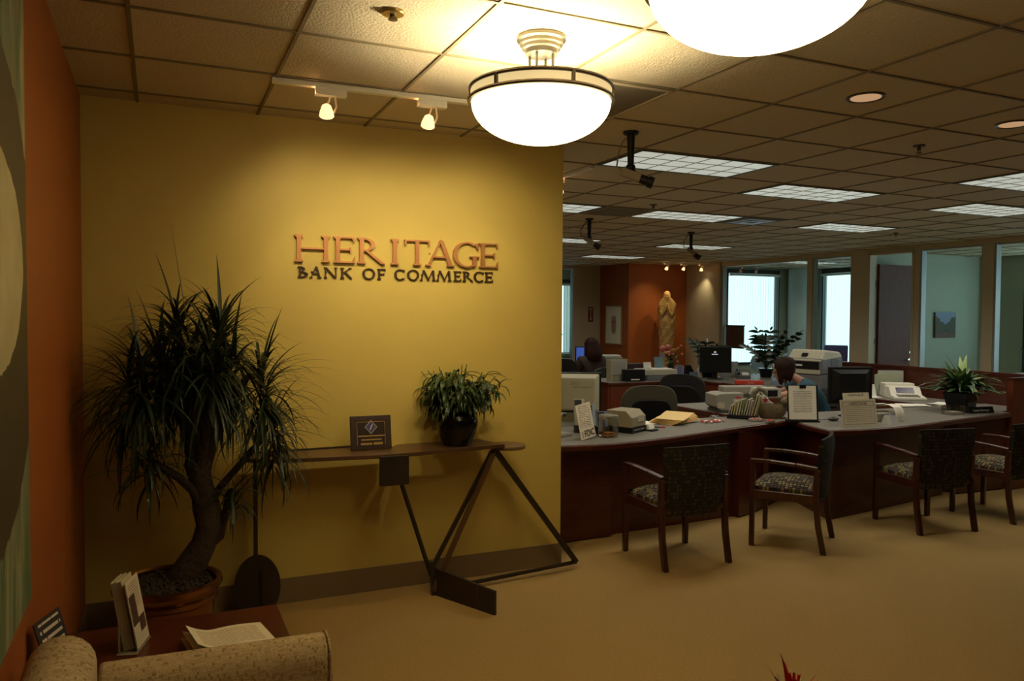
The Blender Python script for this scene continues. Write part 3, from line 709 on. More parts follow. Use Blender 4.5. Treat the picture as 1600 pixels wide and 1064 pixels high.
# award plaque on the console
p = ay(577, 700, 4.42)
t = thing('award_plaque', 'dark framed award plaque with a blue diamond on the console table', 'plaque', (1.115, 4.41, Zt+.0025), R(-3))
tilt = Matrix.Rotation(R(-12), 4, 'X')
MB().box(-.118, .118, -.010, .010, 0, .195, tilt).build('plaque_board', wood('plaque_wood', (.018, .005, .003), (.032, .009, .005), .4, (6, 6, 1), 6, .05), t, bevel=.003)
g = MB(); y = -.0118
def pl(x0, x1, z0, z1, yy=y): return (x0, x1, yy, -.0098, z0, z1, tilt)
MB().box(*pl(-.088, .088, .018, .165)).build('plate', mat('plaque_plate', (.022, .010, .010), .35, .3), t)
gold = mat('plaque_gold', (.42, .27, .09), .4, .6)
for b4 in ((-.082, .078, .1575, .160), (-.082, -.0795, .024, .160), (.0795, .082, .024, .160)): g.box(*pl(*b4, -.0126))
for b4 in ((-.075, .078, .074, .081), (-.058, .060, .052, .060), (-.062, .005, .026, .038), (.012, .066, .026, .040)): g.box(*pl(*b4, -.0126))
g.build('gold_print', gold, t)
dm = MB(); q = tilt @ Matrix.Translation((.0, -.0118, .128)) @ Matrix.Rotation(PI/2, 4, 'X')
dm.prism([(-.036, 0), (0, -.04), (.036, 0), (0, .04)], 0, .0016, q); dm.build('diamond_border', mat('silver_border', (.45, .42, .42), .35, .6), t)
dm = MB(); dm.prism([(-.031, 0), (0, -.0345), (.031, 0), (0, .0345)], .0016, .0026, q); dm.build('blue_diamond', mat('violet_blue_enamel', (.055, .04, .20), .35), t)
dm = MB(); dm.prism([(-.010, -.014), (-.003, -.018), (.012, .012), (.004, .018)], .0026, .0032, q); dm.build('diamond_mark', mat('silver_border', (.45, .42, .42), .35, .6), t)

# ------------------------------------------------------------------ foliage helpers
def blade(mb, base, az_, el, L, w_, droop, n=7, rnd=random, fold=.12, tipw=0.04, roll=0):
    """an arching strap leaf that starts at elevation el and bends down by droop"""
    p = Vector(base); cs = [p.copy()]; ws = [w_*.55]; sd = []
    h = Vector((math.cos(az_), math.sin(az_), 0)); s_ = Vector((-h.y, h.x, 0)); e = el
    if roll: s_ = (s_*math.cos(roll)+Vector((0, 0, math.sin(roll)))).normalized()
    for i in range(n):
        f = (i+1)/n; e = el-droop*f**1.4; p = p+(h*math.cos(e)+Vector((0, 0, math.sin(e))))*(L/n); cs.append(p.copy())
        ws.append(w_*max(tipw, (1-f**2.2)) if f > .3 else w_*(.7+f))
    mb.strip(cs, ws, [s_]*(n+1), fold)
def clear_wall(mb, ymax=None, xmin=None):
    """leaves press flat against a wall instead of passing through it"""
    for v in mb.v:
        if ymax is not None and v.y > ymax: v.y = ymax-.002*random.random()-.001
        if xmin is not None and v.x < xmin: v.x = xmin+.002*random.random()+.001

# black glazed pot with a drooping plant, on the console
pc = (1.635, 4.40, Zt)
t = thing('potted_plant', 'bushy green plant in a round black glazed pot on the console table', 'plant', pc)
prof = [(.072, 0), (.082, .004), (.115, .07), (.128, .125), (.127, .16), (.112, .185), (.106, .195), (.114, .205), (.110, .208), (.098, .195), (.098, .17), (.0001, .165)]
MB().lathe(prof, n=48).build('pot', blackgloss, t, smooth=True)
f = MB(); f.lathe([(.0001, .172), (.096, .170), (.096, .166), (.0001, .166)][::-1], n=20); f.build('soil', soil, t)
rn = random.Random(3); f = MB(); sm = MB()
for k in range(46):
    a = rn.uniform(0, 2*PI); r_ = rn.uniform(.0, .07); L = rn.uniform(.16, .30); lean = rn.uniform(.1, .8); L += .035
    b0 = Vector((r_*math.cos(a), r_*math.sin(a), .17)); tip = b0+Vector((math.cos(a)*L*lean, math.sin(a)*L*lean, L*(1-.32*lean)))
    sm.tube([b0, (b0+tip)/2+Vector((0, 0, .02)), tip], .0028, 5)
    for m_ in range(11):
        f0 = rn.uniform(.18, 1); q = b0.lerp(tip, f0)
        blade(f, q, a+rn.uniform(-1.6, 1.6), rn.uniform(-.2, .8), rn.uniform(.10, .175), rn.uniform(.022, .034), rn.uniform(1.3, 2.5), 6, rn, .15)
clear_wall(f, YW-.012-pc[1]); clear_wall(sm, YW-.012-pc[1])
for v in f.v:
    if v.z < .205 and math.hypot(v.x, v.y) < .135: v.z = .21
for v in f.v: v.z = max(v.z, .012+.004*abs(math.sin(v.x*90)))
f.build('foliage', leafgreen, t); sm.build('stems', mat('green_stem', (.05, .07, .02), .6), t)

# ------------------------------------------------------------------ dracaena in a copper planter
D0 = Vector((.035, 4.06, 0))
t = thing('potted_dracaena', 'large dark dracaena tree in a copper planter in the corner', 'plant', D0)
MB().lathe([(.165, 0), (.172, .005), (.20, .20), (.212, .30), (.226, .312), (.226, .330), (.216, .338), (.232, .352), (.246, .375), (.244, .398), (.228, .405), (.214, .395), (.212, .36), (.0001, .355)], n=56).build('planter', copperpot, t, smooth=True)
s = MB(); rn = random.Random(5)
s.lathe([(.0001, .385), (.12, .382), (.208, .372), (.208, .358), (.0001, .358)][::-1], n=28)
for k in range(240):
    a = rn.uniform(0, 2*PI); r_ = math.sqrt(rn.random())*.19; q = Euler((rn.uniform(0, 3), rn.uniform(0, 3), rn.uniform(0, 3))).to_matrix().to_4x4()
    s.box(-.014, .014, -.006, .006, -.004, .004, Matrix.Translation((r_*math.cos(a), r_*math.sin(a), .378+rn.uniform(0, .012))) @ q)
s.build('mulch', soil, t)
tr = MB()
def P3(u, v, y): p = ay(u, v, y); return p-D0
def limb(pts, r0, r1, n=12):
    k = len(pts); tr.tube(pts, [(r0+(r1-r0)*i/(k-1))*(1+.10*math.sin(i*2.1+r0*90)) for i in range(k)], n)
limb([(.05, .06, .36), P3(298, 885, 4.10), P3(318, 850, 4.11), P3(328, 820, 4.11), P3(322, 790, 4.11), P3(316, 760, 4.11), P3(306, 720, 4.12)], .072, .056)
limb([P3(318, 850, 4.11), P3(340, 835, 4.10), P3(352, 800, 4.10)], .050, .022, 9)
heads = []
def branch(pts, r0, r1): limb([P3(*p) for p in pts], r0, r1, 9); heads.append(P3(*pts[-1]))
branch([(306, 725, 4.12), (296, 660, 4.13), (275, 600, 4.12), (250, 560, 4.10)], .052, .016)
branch([(306, 730, 4.12), (308, 660, 4.10), (305, 590, 4.08), (300, 540, 4.06)], .055, .016)
branch([(312, 750, 4.11), (330, 690, 4.12), (345, 620, 4.14), (362, 560, 4.15)], .045, .014)
branch([(310, 740, 4.11), (320, 680, 4.04), (325, 600, 3.98), (330, 545, 3.95)], .034, .014)
branch([(300, 700, 4.12), (285, 640, 4.06), (262, 590, 4.02), (222, 575, 3.99)], .036, .013)
branch([(296, 660, 4.13), (275, 615, 4.17), (240, 575, 4.18), (205, 590, 4.19)], .030, .012)
branch([(330, 690, 4.12), (360, 640, 4.08), (385, 590, 4.05), (410, 585, 4.03)], .030, .012)
branch([(318, 800, 4.11), (345, 760, 4.14), (380, 720, 4.18), (405, 690, 4.2), (425, 655, 4.2)], .024, .010)
branch([(310, 740, 4.11), (296, 600, 4.16), (280, 530, 4.2), (275, 500, 4.22)], .028, .012)
branch([(330, 690, 4.12), (335, 600, 4.18), (340, 540, 4.2), (345, 500, 4.2)], .024, .012)
branch([(318, 800, 4.11), (300, 765, 4.06), (278, 745, 4.02), (238, 722, 3.98), (232, 715, 3.97)], .026, .013)
branch([(352, 800, 4.10), (356, 770, 4.08), (362, 765, 4.06)], .014, .010)
tr.build('trunk', bark, t, smooth=True)
f = MB(); rn = random.Random(11)
spec = [(120, .42, .021)]*7+[(110, .38, .018)]+[(110, .40, .02)]*2+[(40, .34, .026), (48, .25, .015)]
for q_, (hd_, (n_, L, w_)) in enumerate(zip(heads, spec)):
    for k in range(n_):
        g_ = rn.random(); el = R(78)-R(120)*g_**.75 if n_ > 60 else R(60)-R(100)*g_
        blade(f, hd_+Vector((rn.uniform(-.02, .02), rn.uniform(-.02, .02), rn.uniform(-.10, .03)-.15*g_*(n_ > 60))), rn.uniform(0, 2*PI), el, L*rn.uniform(.60, 1.08), w_*rn.uniform(.55, 1.0), R(rn.uniform(35, 95)), 8, rn, .1)
blade(f, heads[1], R(170), R(80), .62, .032, R(-3), 7, rn)
for k_, a_ in ((0, 150), (6, 30), (4, 120), (9, 95), (8, 140), (2, 60)): blade(f, heads[k_], R(a_), R(76), .36, .020, R(12), 7, rn)
clear_wall(f, YW-.016-D0.y, XL+.012-D0.x)
for v in f.v:                       # no leaf passes below the rim of the planter
    if v.z < .43: v.z = .43+.02*random.random()
f.build('foliage', leafdark, t)

# ------------------------------------------------------------------ sofa (its far end reaches into the photo)
t = thing('sofa', 'beige woven sofa against the orange wall, only its arm and back corner in view', 'sofa', (0, 1.62, 0))
def pillowbox(mb, x0, x1, y0, y1, z0, z1): mb.box(x0, x1, y0, y1, z0, z1)
sx0 = XL+.03
arm = MB(); q = Matrix.Rotation(R(2.5), 4, 'Z')
for nm, yc in (('arm', .82), ('arm', -.92)):
    a = MB(); pr = []
    for i in range(13): an = PI*i/12; pr.append((.075*math.cos(an), .612+.075*math.sin(an)))
    pr = [(.075, .06)]+pr+[(-.075, .06)]
    a.prism([(yy, zz) for yy, zz in pr], -.16, .47, Matrix.Translation((.0, yc, 0)) @ Matrix(((0, 0, 1, 0), (1, 0, 0, 0), (0, 1, 0, 0), (0, 0, 0, 1))))
    if yc > 0:
        for v in a.v: v.y += -.05*(v.x-.15)
    a.build(nm, sofafabric, t, smooth=True, bevel=.012, angle=50)
    wl = MB(); pts = [(.47, yc+yy*1.0-(.05*.32 if yc > 0 else 0), zz) for yy, zz in pr]; wl.tube(pts, .005, 6); wl.build('piping', sofafabric, t, smooth=True)
bk = MB(); pr = [(sx0, .1), (sx0+.19, .1), (sx0+.17, .62)]+[(sx0+.085+.085*math.cos(PI*i/10), .72+.085*math.sin(PI*i/10)) for i in range(11)]+[(sx0, .62)]
bk.prism(pr, -.985, .80, Matrix(((1, 0, 0, 0), (0, 0, 1, 0), (0, 1, 0, 0), (0, 0, 0, 1))))
bk.build('backrest', sofafabric, t, smooth=True, bevel=.02, angle=50)
MB().box(-.15, .46, -.84, .735, .10, .30).build('seat_base', sofafabric, t, bevel=.01)
for yy in (-.445, .340): MB().box(-.15, .48, yy-.388, yy+.388, .30, .44).build('seat_cushion', sofafabric, t, bevel=.035, seg=3, smooth=True)
for xx in (-.28, .42):
    for yy in (-.9, .8): MB().box(xx-.025, xx+.025, yy-.025, yy+.025, 0, .10).build('leg', chairwood, t)

# end table
t = thing('end_table', 'cherry end table between the sofa arm and the copper planter', 'table', (.03, 2.84, 0))
tx0, tx1, ty0, ty1 = XL+.04-.03, .385, -.27, .275
MB().box(tx0, tx1, ty0, ty1, .52, .55).build('table_top', cherry, t, bevel=.004)
MB().box(tx0+.04, tx1-.04, ty0+.04, ty1-.04, .45, .52).build('apron', cherry, t)
for xx in (tx0+.05, tx1-.05):
    for yy in (ty0+.05, ty1-.05): MB().box(xx-.025, xx+.025, yy-.025, yy+.025, 0, .47).build('leg', cherry, t)
ZT = .55
# brochure rack with leaflets and a booklet
p = az(222, 1000, ZT); lh = Vector((p.x, 2.86, ZT))
t = thing('brochure_stack', 'upright stack of pale brochures standing on the end table', 'brochures', (-.055, 2.90, ZT+.0105), R(74))
lean = Matrix.Rotation(R(-10), 4, 'X')
pap = paper('brochure_paper', (.60, .52, .38), (.25, .18, .10), 26, (.15, .85), (.55, .95))
st = MB()
for k in range(7): st.box(-.05, .05, .012+.005*k, .0155+.005*k, .002, .235-.002*(k % 3), lean)
st.build('leaflets', mat('leaflet_edges', (.52, .45, .32), .7), t)
MB().box(-.06, .06, -.003, .001, .0, .225, lean).build('front_leaflet', pap, t)
ph = MB(); ph.box(-.055, -.005, -.0046, -.0031, .075, .175, lean); ph.box(.0, .05, -.0046, -.0031, .04, .09, lean); ph.build('leaflet_photo', mat('photo_dark', (.08, .035, .025), .4), t)
wr = MB(); wr.box(-.075, .075, -.004, .06, -.0104, -.0085); wr.box(-.06, .06, .055, .06, -.0085, .09); wr.build('holder', mat('holder_acrylic', (.30, .26, .20), .3), t)
t = thing('open_booklet', 'open white booklet with curled pages on the end table', 'booklet', (.215, 2.80, ZT), R(10))
pgm = paper('booklet_page', (.78, .70, .52), (.38, .30, .20), 18, (.1, .9), (.1, .9), .36, axis='Y')
def curl(L, wd, z0, amp, m, nm, off=0):
    b = MB(); n = 14; top = []; bot = []
    for i in range(n+1):
        f_ = i/n; z = z0+amp*(max(0, .35-f_)/.35)**1.6+amp*.25*math.sin(f_*PI); top.append((-L/2+L*f_+off, z))
    vs = []; fs = []
    for (x, z) in top: vs += [(x, -wd/2, z), (x, wd/2, z), (x, -wd/2, z-.002), (x, wd/2, z-.002)]
    for i in range(n): a = 4*i; fs += [(a, a+4, a+5, a+1), (a+2, a+3, a+7, a+6), (a, a+2, a+6, a+4), (a+1, a+5, a+7, a+3)]
    fs += [(0, 1, 3, 2), (4*n, 4*n+2, 4*n+3, 4*n+1)]
    b.add(vs, fs); return b.build(nm, m, t, smooth=True)
curl(.27, .19, .004, .012, mat('booklet_cover', (.45, .26, .09), .5), 'cover', -.004); curl(.265, .185, .010, .030, pgm, 'pages'); curl(.255, .182, .015, .045, pgm, 'top_page', .004)
# dark card with white print by the wall
t = thing('desk_notice', 'dark notice card with white print leaning by the orange wall', 'sign', (-.262, 2.70, ZT), R(70))
q = Matrix.Rotation(R(-16), 4, 'X')
MB().box(-.075, .075, -.002, .002, .02, .215, q).build('card', paper('notice_print', (.028, .018, .016), (.62, .55, .45), 8, (.12, .9), (.35, .95), .38, words=9), t)
MB().box(-.08, .08, -.012, .05, 0, .02).build('stand', mat('notice_stand', (.45, .38, .26), .5), t)
q2 = Matrix.Translation((.09, .02, 0)) @ Matrix.Rotation(R(-14), 4, 'X')
MB().box(-.05, .02, .004, .008, .0, .165, q2).build('back_card', mat('notice_back', (.42, .36, .26), .6), t)
# abstract painting on the orange wall
def painting_mat():
    m, nt, b = newmat('abstract_canvas'); L = nt.links.new
    tc = N(nt, 'ShaderNodeTexCoord'); sp = N(nt, 'ShaderNodeSeparateXYZ'); L(tc.outputs['Object'], sp.inputs[0])
    mp = N(nt, 'ShaderNodeMapping'); mp.inputs['Scale'].default_value = (1, 5, .8); L(tc.outputs['Object'], mp.inputs['Vector'])
    no = N(nt, 'ShaderNodeTexNoise'); no.inputs['Scale'].default_value = 2.5; no.inputs['Detail'].default_value = 6; no.inputs['Distortion'].default_value = 1.2; L(mp.outputs[0], no.inputs['Vector'])
    cr = N(nt, 'ShaderNodeValToRGB'); e = cr.color_ramp.elements
    e[0].position = .30; e[0].color = (.045, .12, .05, 1); e[1].position = .70; e[1].color = (.36, .34, .19, 1)
    q = e.new(.46); q.color = (.14, .175, .095, 1); q = e.new(.56); q.color = (.20, .21, .12, 1)
    L(no.outputs['Fac'], cr.inputs[0])
    def ell(cy, cz, ry, rz, th):
        def M(op, a, bb):
            n = N(nt, 'ShaderNodeMath', operation=op)
            for i, s in enumerate((a, bb)):
                if s is None: continue
                if isinstance(s, (int, float)): n.inputs[i].default_value = s
                else: L(s, n.inputs[i])
            return n.outputs[0]
        a = M('DIVIDE', M('SUBTRACT', sp.outputs['Y'], cy), ry); c = M('DIVIDE', M('SUBTRACT', sp.outputs['Z'], cz), rz)
        d = M('SQRT', M('ADD', M('MULTIPLY', a, a), M('MULTIPLY', c, c)), None); d = M('ADD', d, M('MULTIPLY', no.outputs['Fac'], .10))
        return M('LESS_THAN', d, th)
    f1 = ell(2.02, 1.72, .62, .60, 1.06); f2 = ell(2.06, 1.80, .40, .28, 1.0)
    brown = N(nt, 'ShaderNodeMix', data_type='RGBA'); brown.inputs['B'].default_value = (.055, .040, .018, 1); L(cr.outputs[0], brown.inputs['A']); L(f1, brown.inputs['Factor'])
    n3 = N(nt, 'ShaderNodeTexNoise'); n3.inputs['Scale'].default_value = 6; L(tc.outputs['Object'], n3.inputs['Vector'])
    c3 = N(nt, 'ShaderNodeMix', data_type='RGBA'); c3.inputs['A'].default_value = (.34, .27, .13, 1); c3.inputs['B'].default_value = (.62, .56, .36, 1); L(n3.outputs['Fac'], c3.inputs['Factor'])
    fin = N(nt, 'ShaderNodeMix', data_type='RGBA'); L(brown.outputs['Result'], fin.inputs['A']); L(c3.outputs['Result'], fin.inputs['B']); L(f2, fin.inputs['Factor'])
    L(fin.outputs['Result'], b.inputs['Base Color']); b.inputs['Roughness'].default_value = .5
    return m
t = tag(MB().box(XL+.003, XL+.032, 1.15, 2.51, .884, 2.72).build('abstract_painting', painting_mat()), 'large green and brown abstract canvas on the orange wall', 'painting')
t.name = 'abstract_painting'
# red bromeliad in the foreground on a small low table
bp = Vector((1.58, 1.60, .375))
t = thing('potted_bromeliad', 'red flowering bromeliad tip at the bottom edge of the photo', 'plant', bp)
MB().lathe([(.06, 0), (.085, .10), (.09, .12), (.082, .12), (.078, .105), (.0001, .10)], n=32).build('pot', mat('terracotta', (.30, .12, .06), .7), t, smooth=True)
f = MB(); rn = random.Random(2)
for k in range(12): blade(f, (0, 0, .10), R(30*k+rn.uniform(-9, 9)), R(rn.uniform(48, 64)), rn.uniform(.20, .24), .03, R(rn.uniform(20, 60)), 7, rn)
blade(f, (0, 0, .12), R(-35), R(70), .235, .026, R(20), 7, rn); blade(f, (-.02, 0, .10), R(165), R(62), .235, .022, R(12), 7, rn); blade(f, (0, 0, .12), R(200), R(50), .20, .022, R(20), 7, rn)
f.build('leaves', mat('bromeliad_leaf', (.04, .07, .02), .35), t)
f = MB()
for k in range(3): f.tube([(0, 0, .1), (0, 0, .27)], .010, 8)
for (a, e, L, w_) in ((200, 64, .19, .030), (180, 48, .19, .026), (160, 72, .18, .028), (192, 82, .21, .024), (10, 44, .14, .022), (-30, 58, .13, .024), (60, 62, .15, .026), (265, 66, .15, .03), (320, 75, .15, .026), (215, 52, .17, .028)):
    blade(f, (0, 0, .20), R(a), R(e), L, w_, R(18), 6, rn)
for k in range(9): blade(f, (.006*math.cos(k*.7), .006*math.sin(k*.7), .235), R(40*k), R(84), rn.uniform(.075, .10), .026, R(4), 6, rn, .1, .25)
f.build('red_bracts', leafred, t, smooth=True)
t = thing('coffee_table', 'low round cherry table carrying the red flowering bromeliad', 'table', (1.58, 1.45, 0))
MB().lathe([(.0001, .345), (.33, .345), (.34, .36), (.33, .375), (.0001, .375)], n=48).build('table_top', cherry, t, smooth=True)
for k in range(3): a = R(120*k+30); MB().bar((.25*math.cos(a), .25*math.sin(a), 0), (.2*math.cos(a), .2*math.sin(a), .345), .04).build('leg', cherry, t)

# ------------------------------------------------------------------ reception counters
ZC = .76
def counter(name, label, front, back, panels, pil, origin, cat='counter'):
    """front: edge towards the lobby, left to right; back: right to left; panels: floor line of the fronts"""
    t = thing(name, label, cat, (origin[0], origin[1], 0))
    o = lambda p: (p[0]-origin[0], p[1]-origin[1])
    fr = [o(p) for p in front]; bk = [o(p) for p in back]
    MB().prism(fr+bk, ZC-.042, ZC-.003).build('counter_edge', cherry, t, bevel=.008)
    ins = []
    for i, p in enumerate(fr):
        a = Vector(fr[max(i-1, 0)]); b = Vector(fr[min(i+1, len(fr)-1)]); d = (b-a).normalized(); ins.append((p[0]-d.y*.022, p[1]+d.x*.022))
    MB().prism(ins+bk, ZC-.003, ZC).build('counter_surface', laminate, t)
    for k, (pts, z0, z1, th, m) in enumerate(panels):
        for a, b in zip(pts[:-1], pts[1:]):
            a = Vector((*o(a), 0)); b = Vector((*o(b), 0)); d = (b-a).normalized(); n_ = Vector((-d.y, d.x, 0))
            MB().hexa([a+Vector((0, 0, z0)), b+Vector((0, 0, z0)), b+n_*th+Vector((0, 0, z0)), a+n_*th+Vector((0, 0, z0))], [a+Vector((0, 0, z1)), b+Vector((0, 0, z1)), b+n_*th+Vector((0, 0, z1)), a+n_*th+Vector((0, 0, z1))]).build('front_panel', m, t)
    for pts in pil:
        MB().prism([o(p) for p in pts], .012, ZC-.042).build('pilaster', cherry, t)
    return t
F1 = [(XR+.004, 4.86), (2.62, 4.835), (2.80, 4.80), (2.95, 4.79), (3.23, 4.815), (3.63, 4.895), (4.03, 5.005), (4.45, 5.12), (4.80, 5.205), (5.14, 5.282)]
counter('reception_counter', 'curved grey topped cherry counter nearest the yellow wall', F1, [(5.16, 5.715), (XR+.004, 5.715)],
        [([(3.12, 5.10), (4.42, 5.17)], 0, ZC-.042, .02, cherry)],
        [[(XR+.006, 5.03), (3.13, 5.05), (3.13, 5.35), (XR+.006, 5.35)], [(4.40, 5.10), (4.62, 5.175), (4.98, 5.36), (5.36, 5.56), (5.30, 5.66), (4.40, 5.42)]], (3.8, 5.3))
F2 = [(5.142, 5.286), (5.02, 4.98), (4.967, 4.70), (5.00, 4.672), (5.21, 4.63), (5.63, 4.612), (6.10, 4.668), (6.65, 4.762), (7.10, 4.83), (7.595, 4.90)]
counter('reception_counter', 'grey topped cherry counter on the right that ends at the wooden end panel', F2, [(7.595, 5.02), (8.14, 5.02), (8.14, 5.55), (5.165, 5.70)],
        [([(5.07, 4.76), (5.80, 4.86), (6.80, 5.03)], 0, ZC-.042, .02, cherry), ([(5.37, 5.55), (5.07, 4.76)], 0, ZC-.042, -.02, cherry)],
        [[(6.92, 4.98), (7.585, 4.945), (7.585, 5.2), (6.92, 5.2)]], (6.4, 5.1))
def slab_desk(label, x0, x1, y0, y1, legs=True, panel=None, z=ZC, m=None):
    t = thing('office_desk', label, 'desk', ((x0+x1)/2, (y0+y1)/2, 0)); a, b = (x1-x0)/2, (y1-y0)/2
    MB().box(-a, a, -b, b, z-.04, z-.003).build('desk_edge', cherry, t, bevel=.006)
    MB().box(-a+.02, a-.02, -b+.02, b-.02, z-.003, z).build('desk_surface', m or laminate, t)
    for s_ in (-1, 1): MB().box(s_*(a-.03)-.015, s_*(a-.03)+.015, -b+.04, b-.04, 0, z-.04).build('side_panel', cherrylit, t)
    if panel: MB().box(-a+.045, a-.045, -b+.03, -b+.05, .02, z-.04).build('front_panel', cherrylit, t)
    return t
slab_desk('cherry return desk carrying the grey check printer, between both counters', 4.86, 5.60, 5.72, 6.78)
slab_desk('corner desk behind the first counter carrying the old beige monitor', 2.50, 3.66, 5.72, 6.62)
slab_desk('return desk in front of the wooden partition carrying the white fax machine', 7.44, 8.13, 5.57, 6.78)
slab_desk('back row cherry desk crowded with printer, flowers and white binders', 5.66, 7.12, 9.24, 10.02, panel=True)
slab_desk('back row desk carrying the large dark monitor and the telephone', 7.14, 8.70, 8.72, 9.75, panel=True)
slab_desk('back row desk with a red package at its near corner', 7.20, 8.36, 7.62, 8.70)
slab_desk('far desk behind the first woman with a small blue screen', 5.40, 7.40, 11.35, 12.0)
# low wooden partitions
pt = thing('low_partition', 'low cherry partition running back beside the right hand counter', 'partition', (8.18, 6.3, 0))
MB().box(-.025, .025, -1.27, 1.35, 0, 1.08).build('panel', cherry, pt); MB().box(-.032, .032, -1.275, 1.355, 1.08, 1.105).build('top_cap', cherry, pt)
pt = thing('low_partition', 'cherry end panel beside the last guest chair at the right edge', 'partition', (7.92, 4.93, 0))
MB().box(-.315, .30, -.03, .03, 0, 1.075).build('panel', cherrylit, pt); MB().box(-.318, .303, -.035, .035, 1.075, 1.10).build('top_cap', cherry, pt)

# ------------------------------------------------------------------ guest chairs
def guest_chair(label):
    t = thing('guest_chair', label, 'chair', (0, 0, 0), 0, 'dark wood guest chairs along the counters')
    for s_ in (-1, 1):
        l = MB(); x = s_*.258; l.hexa([(x-.017, .205, 0), (x+.017, .205, 0), (x+.017, .24, 0), (x-.017, .24, 0)], [(x-.019, .20, .625), (x+.019, .20, .625), (x+.019, .238, .625), (x-.019, .238, .625)]); l.build('leg', chairwood, t, bevel=.004)
        l = MB(); ys = [(-.275, 0), (-.235, .2), (-.215, .42), (-.225, .60)]
        vs = []; fs = []
        for (y, z) in ys: vs += [(x-.017, y-.02, z), (x+.017, y-.02, z), (x+.017, y+.02, z), (x-.017, y+.02, z)]
        for i in range(3):
            a = 4*i
            for q in range(4): fs.append((a+q, a+(q+1) % 4, a+4+(q+1) % 4, a+4+q))
        fs += [(3, 2, 1, 0), (12, 13, 14, 15)]
        l.add(vs, fs); l.build('leg', chairwood, t, bevel=.004)
        a = MB(); pts = [(x+s_*.0, .235, .630), (x+s_*.006, .10, .633), (x+s_*.006, -.08, .622), (x-s_*.004, -.23, .605)]
        for p, q in zip(pts[:-1], pts[1:]): a.bar(p, q, .044, .024)
        a.build('armrest', chairwood, t, bevel=.005)
        MB().box(x-.014, x+.014, -.215, .215, .355, .415).build('side_rail', chairwood, t, bevel=.003)
    for y in (-.215, .218): MB().box(-.245, .245, y-.013, y+.013, .36, .415).build('cross_rail', chairwood, t)
    s = MB(); n = 8
    vs = []; fs = []
    for i in range(n+1):
        for j in range(n+1):
            u, v = i/n*2-1, j/n*2-1; vs.append((u*.243, v*.235+.0, .425+.055*(1-u*u*u*u)*(1-v*v*v*v)+.012))
    for i in range(n):
        for j in range(n): a = i*(n+1)+j; fs.append((a, a+n+1, a+n+2, a+1))
    s.add(vs, fs); s.box(-.243, .243, -.235, .235, .405, .437)
    s.build('seat', seatfabric, t, smooth=True, bevel=0)
    b = MB(); rows = 9; vs = []; fs = []; cols = 8
    for side in (0, 1):
        for i in range(rows):
            f = i/(rows-1); z = .345+f*.470
            for j in range(cols+1):
                u = j/cols*2-1; wd = .205+.060*f; y = -.235-.045*f+.03*u*u+(-.032 if side else .022)*(1-.35*u**6)*(1-.6*(abs(2*f-1))**8)
                vs.append((u*wd, y, z+.006*math.sin(PI*(u+1)/2)*(f > .9)))
    o_ = rows*(cols+1)
    for i in range(rows-1):
        for j in range(cols):
            a = i*(cols+1)+j; fs.append((a, a+cols+1, a+cols+2, a+1)); fs.append((o_+a, o_+a+1, o_+a+cols+2, o_+a+cols+1))
    for i in range(rows-1):
        a = i*(cols+1); fs.append((a, o_+a, o_+a+cols+1, a+cols+1)); a += cols; fs.append((a, a+cols+1, o_+a+cols+1, o_+a))
    for j in range(cols):
        fs.append((j, j+1, o_+j+1, o_+j)); a = (rows-1)*(cols+1)+j; fs.append((a, o_+a, o_+a+1, a+1))
    b.add(vs, fs); bo = b.build('backrest', chairfabric, t, smooth=True, angle=55)
    bt = MB(); 
    for s_ in (-1, 1): bt.lathe([(.0001, -.004), (.009, -.003), (.009, 0), (.0001, 0)], (s_*.215, -.255, .385), 12, M=Matrix.Rotation(R(90), 4, 'X'))
    bt.build('screw_cap', nickel, bo)
    return t
gc = guest_chair('dark wood guest chair nearest the yellow wall, its patterned back to the camera')
gc.location = (3.29, 4.478, 0); gc.rotation_euler = (0, 0, R(-1))
for lb, x, y, a in (('dark wood guest chair turned sideways at the step between both counters', 4.312, 4.438, 37),
                    ('dark wood guest chair with its back to the camera at the right hand counter', 5.654, 4.364, -10),
                    ('dark wood guest chair cut by the right edge of the photo', 6.565, 4.366, 8)):
    c = copy_tree(gc); c.location = (x, y, 0); c.rotation_euler = (0, 0, R(a)); c['label'] = lb

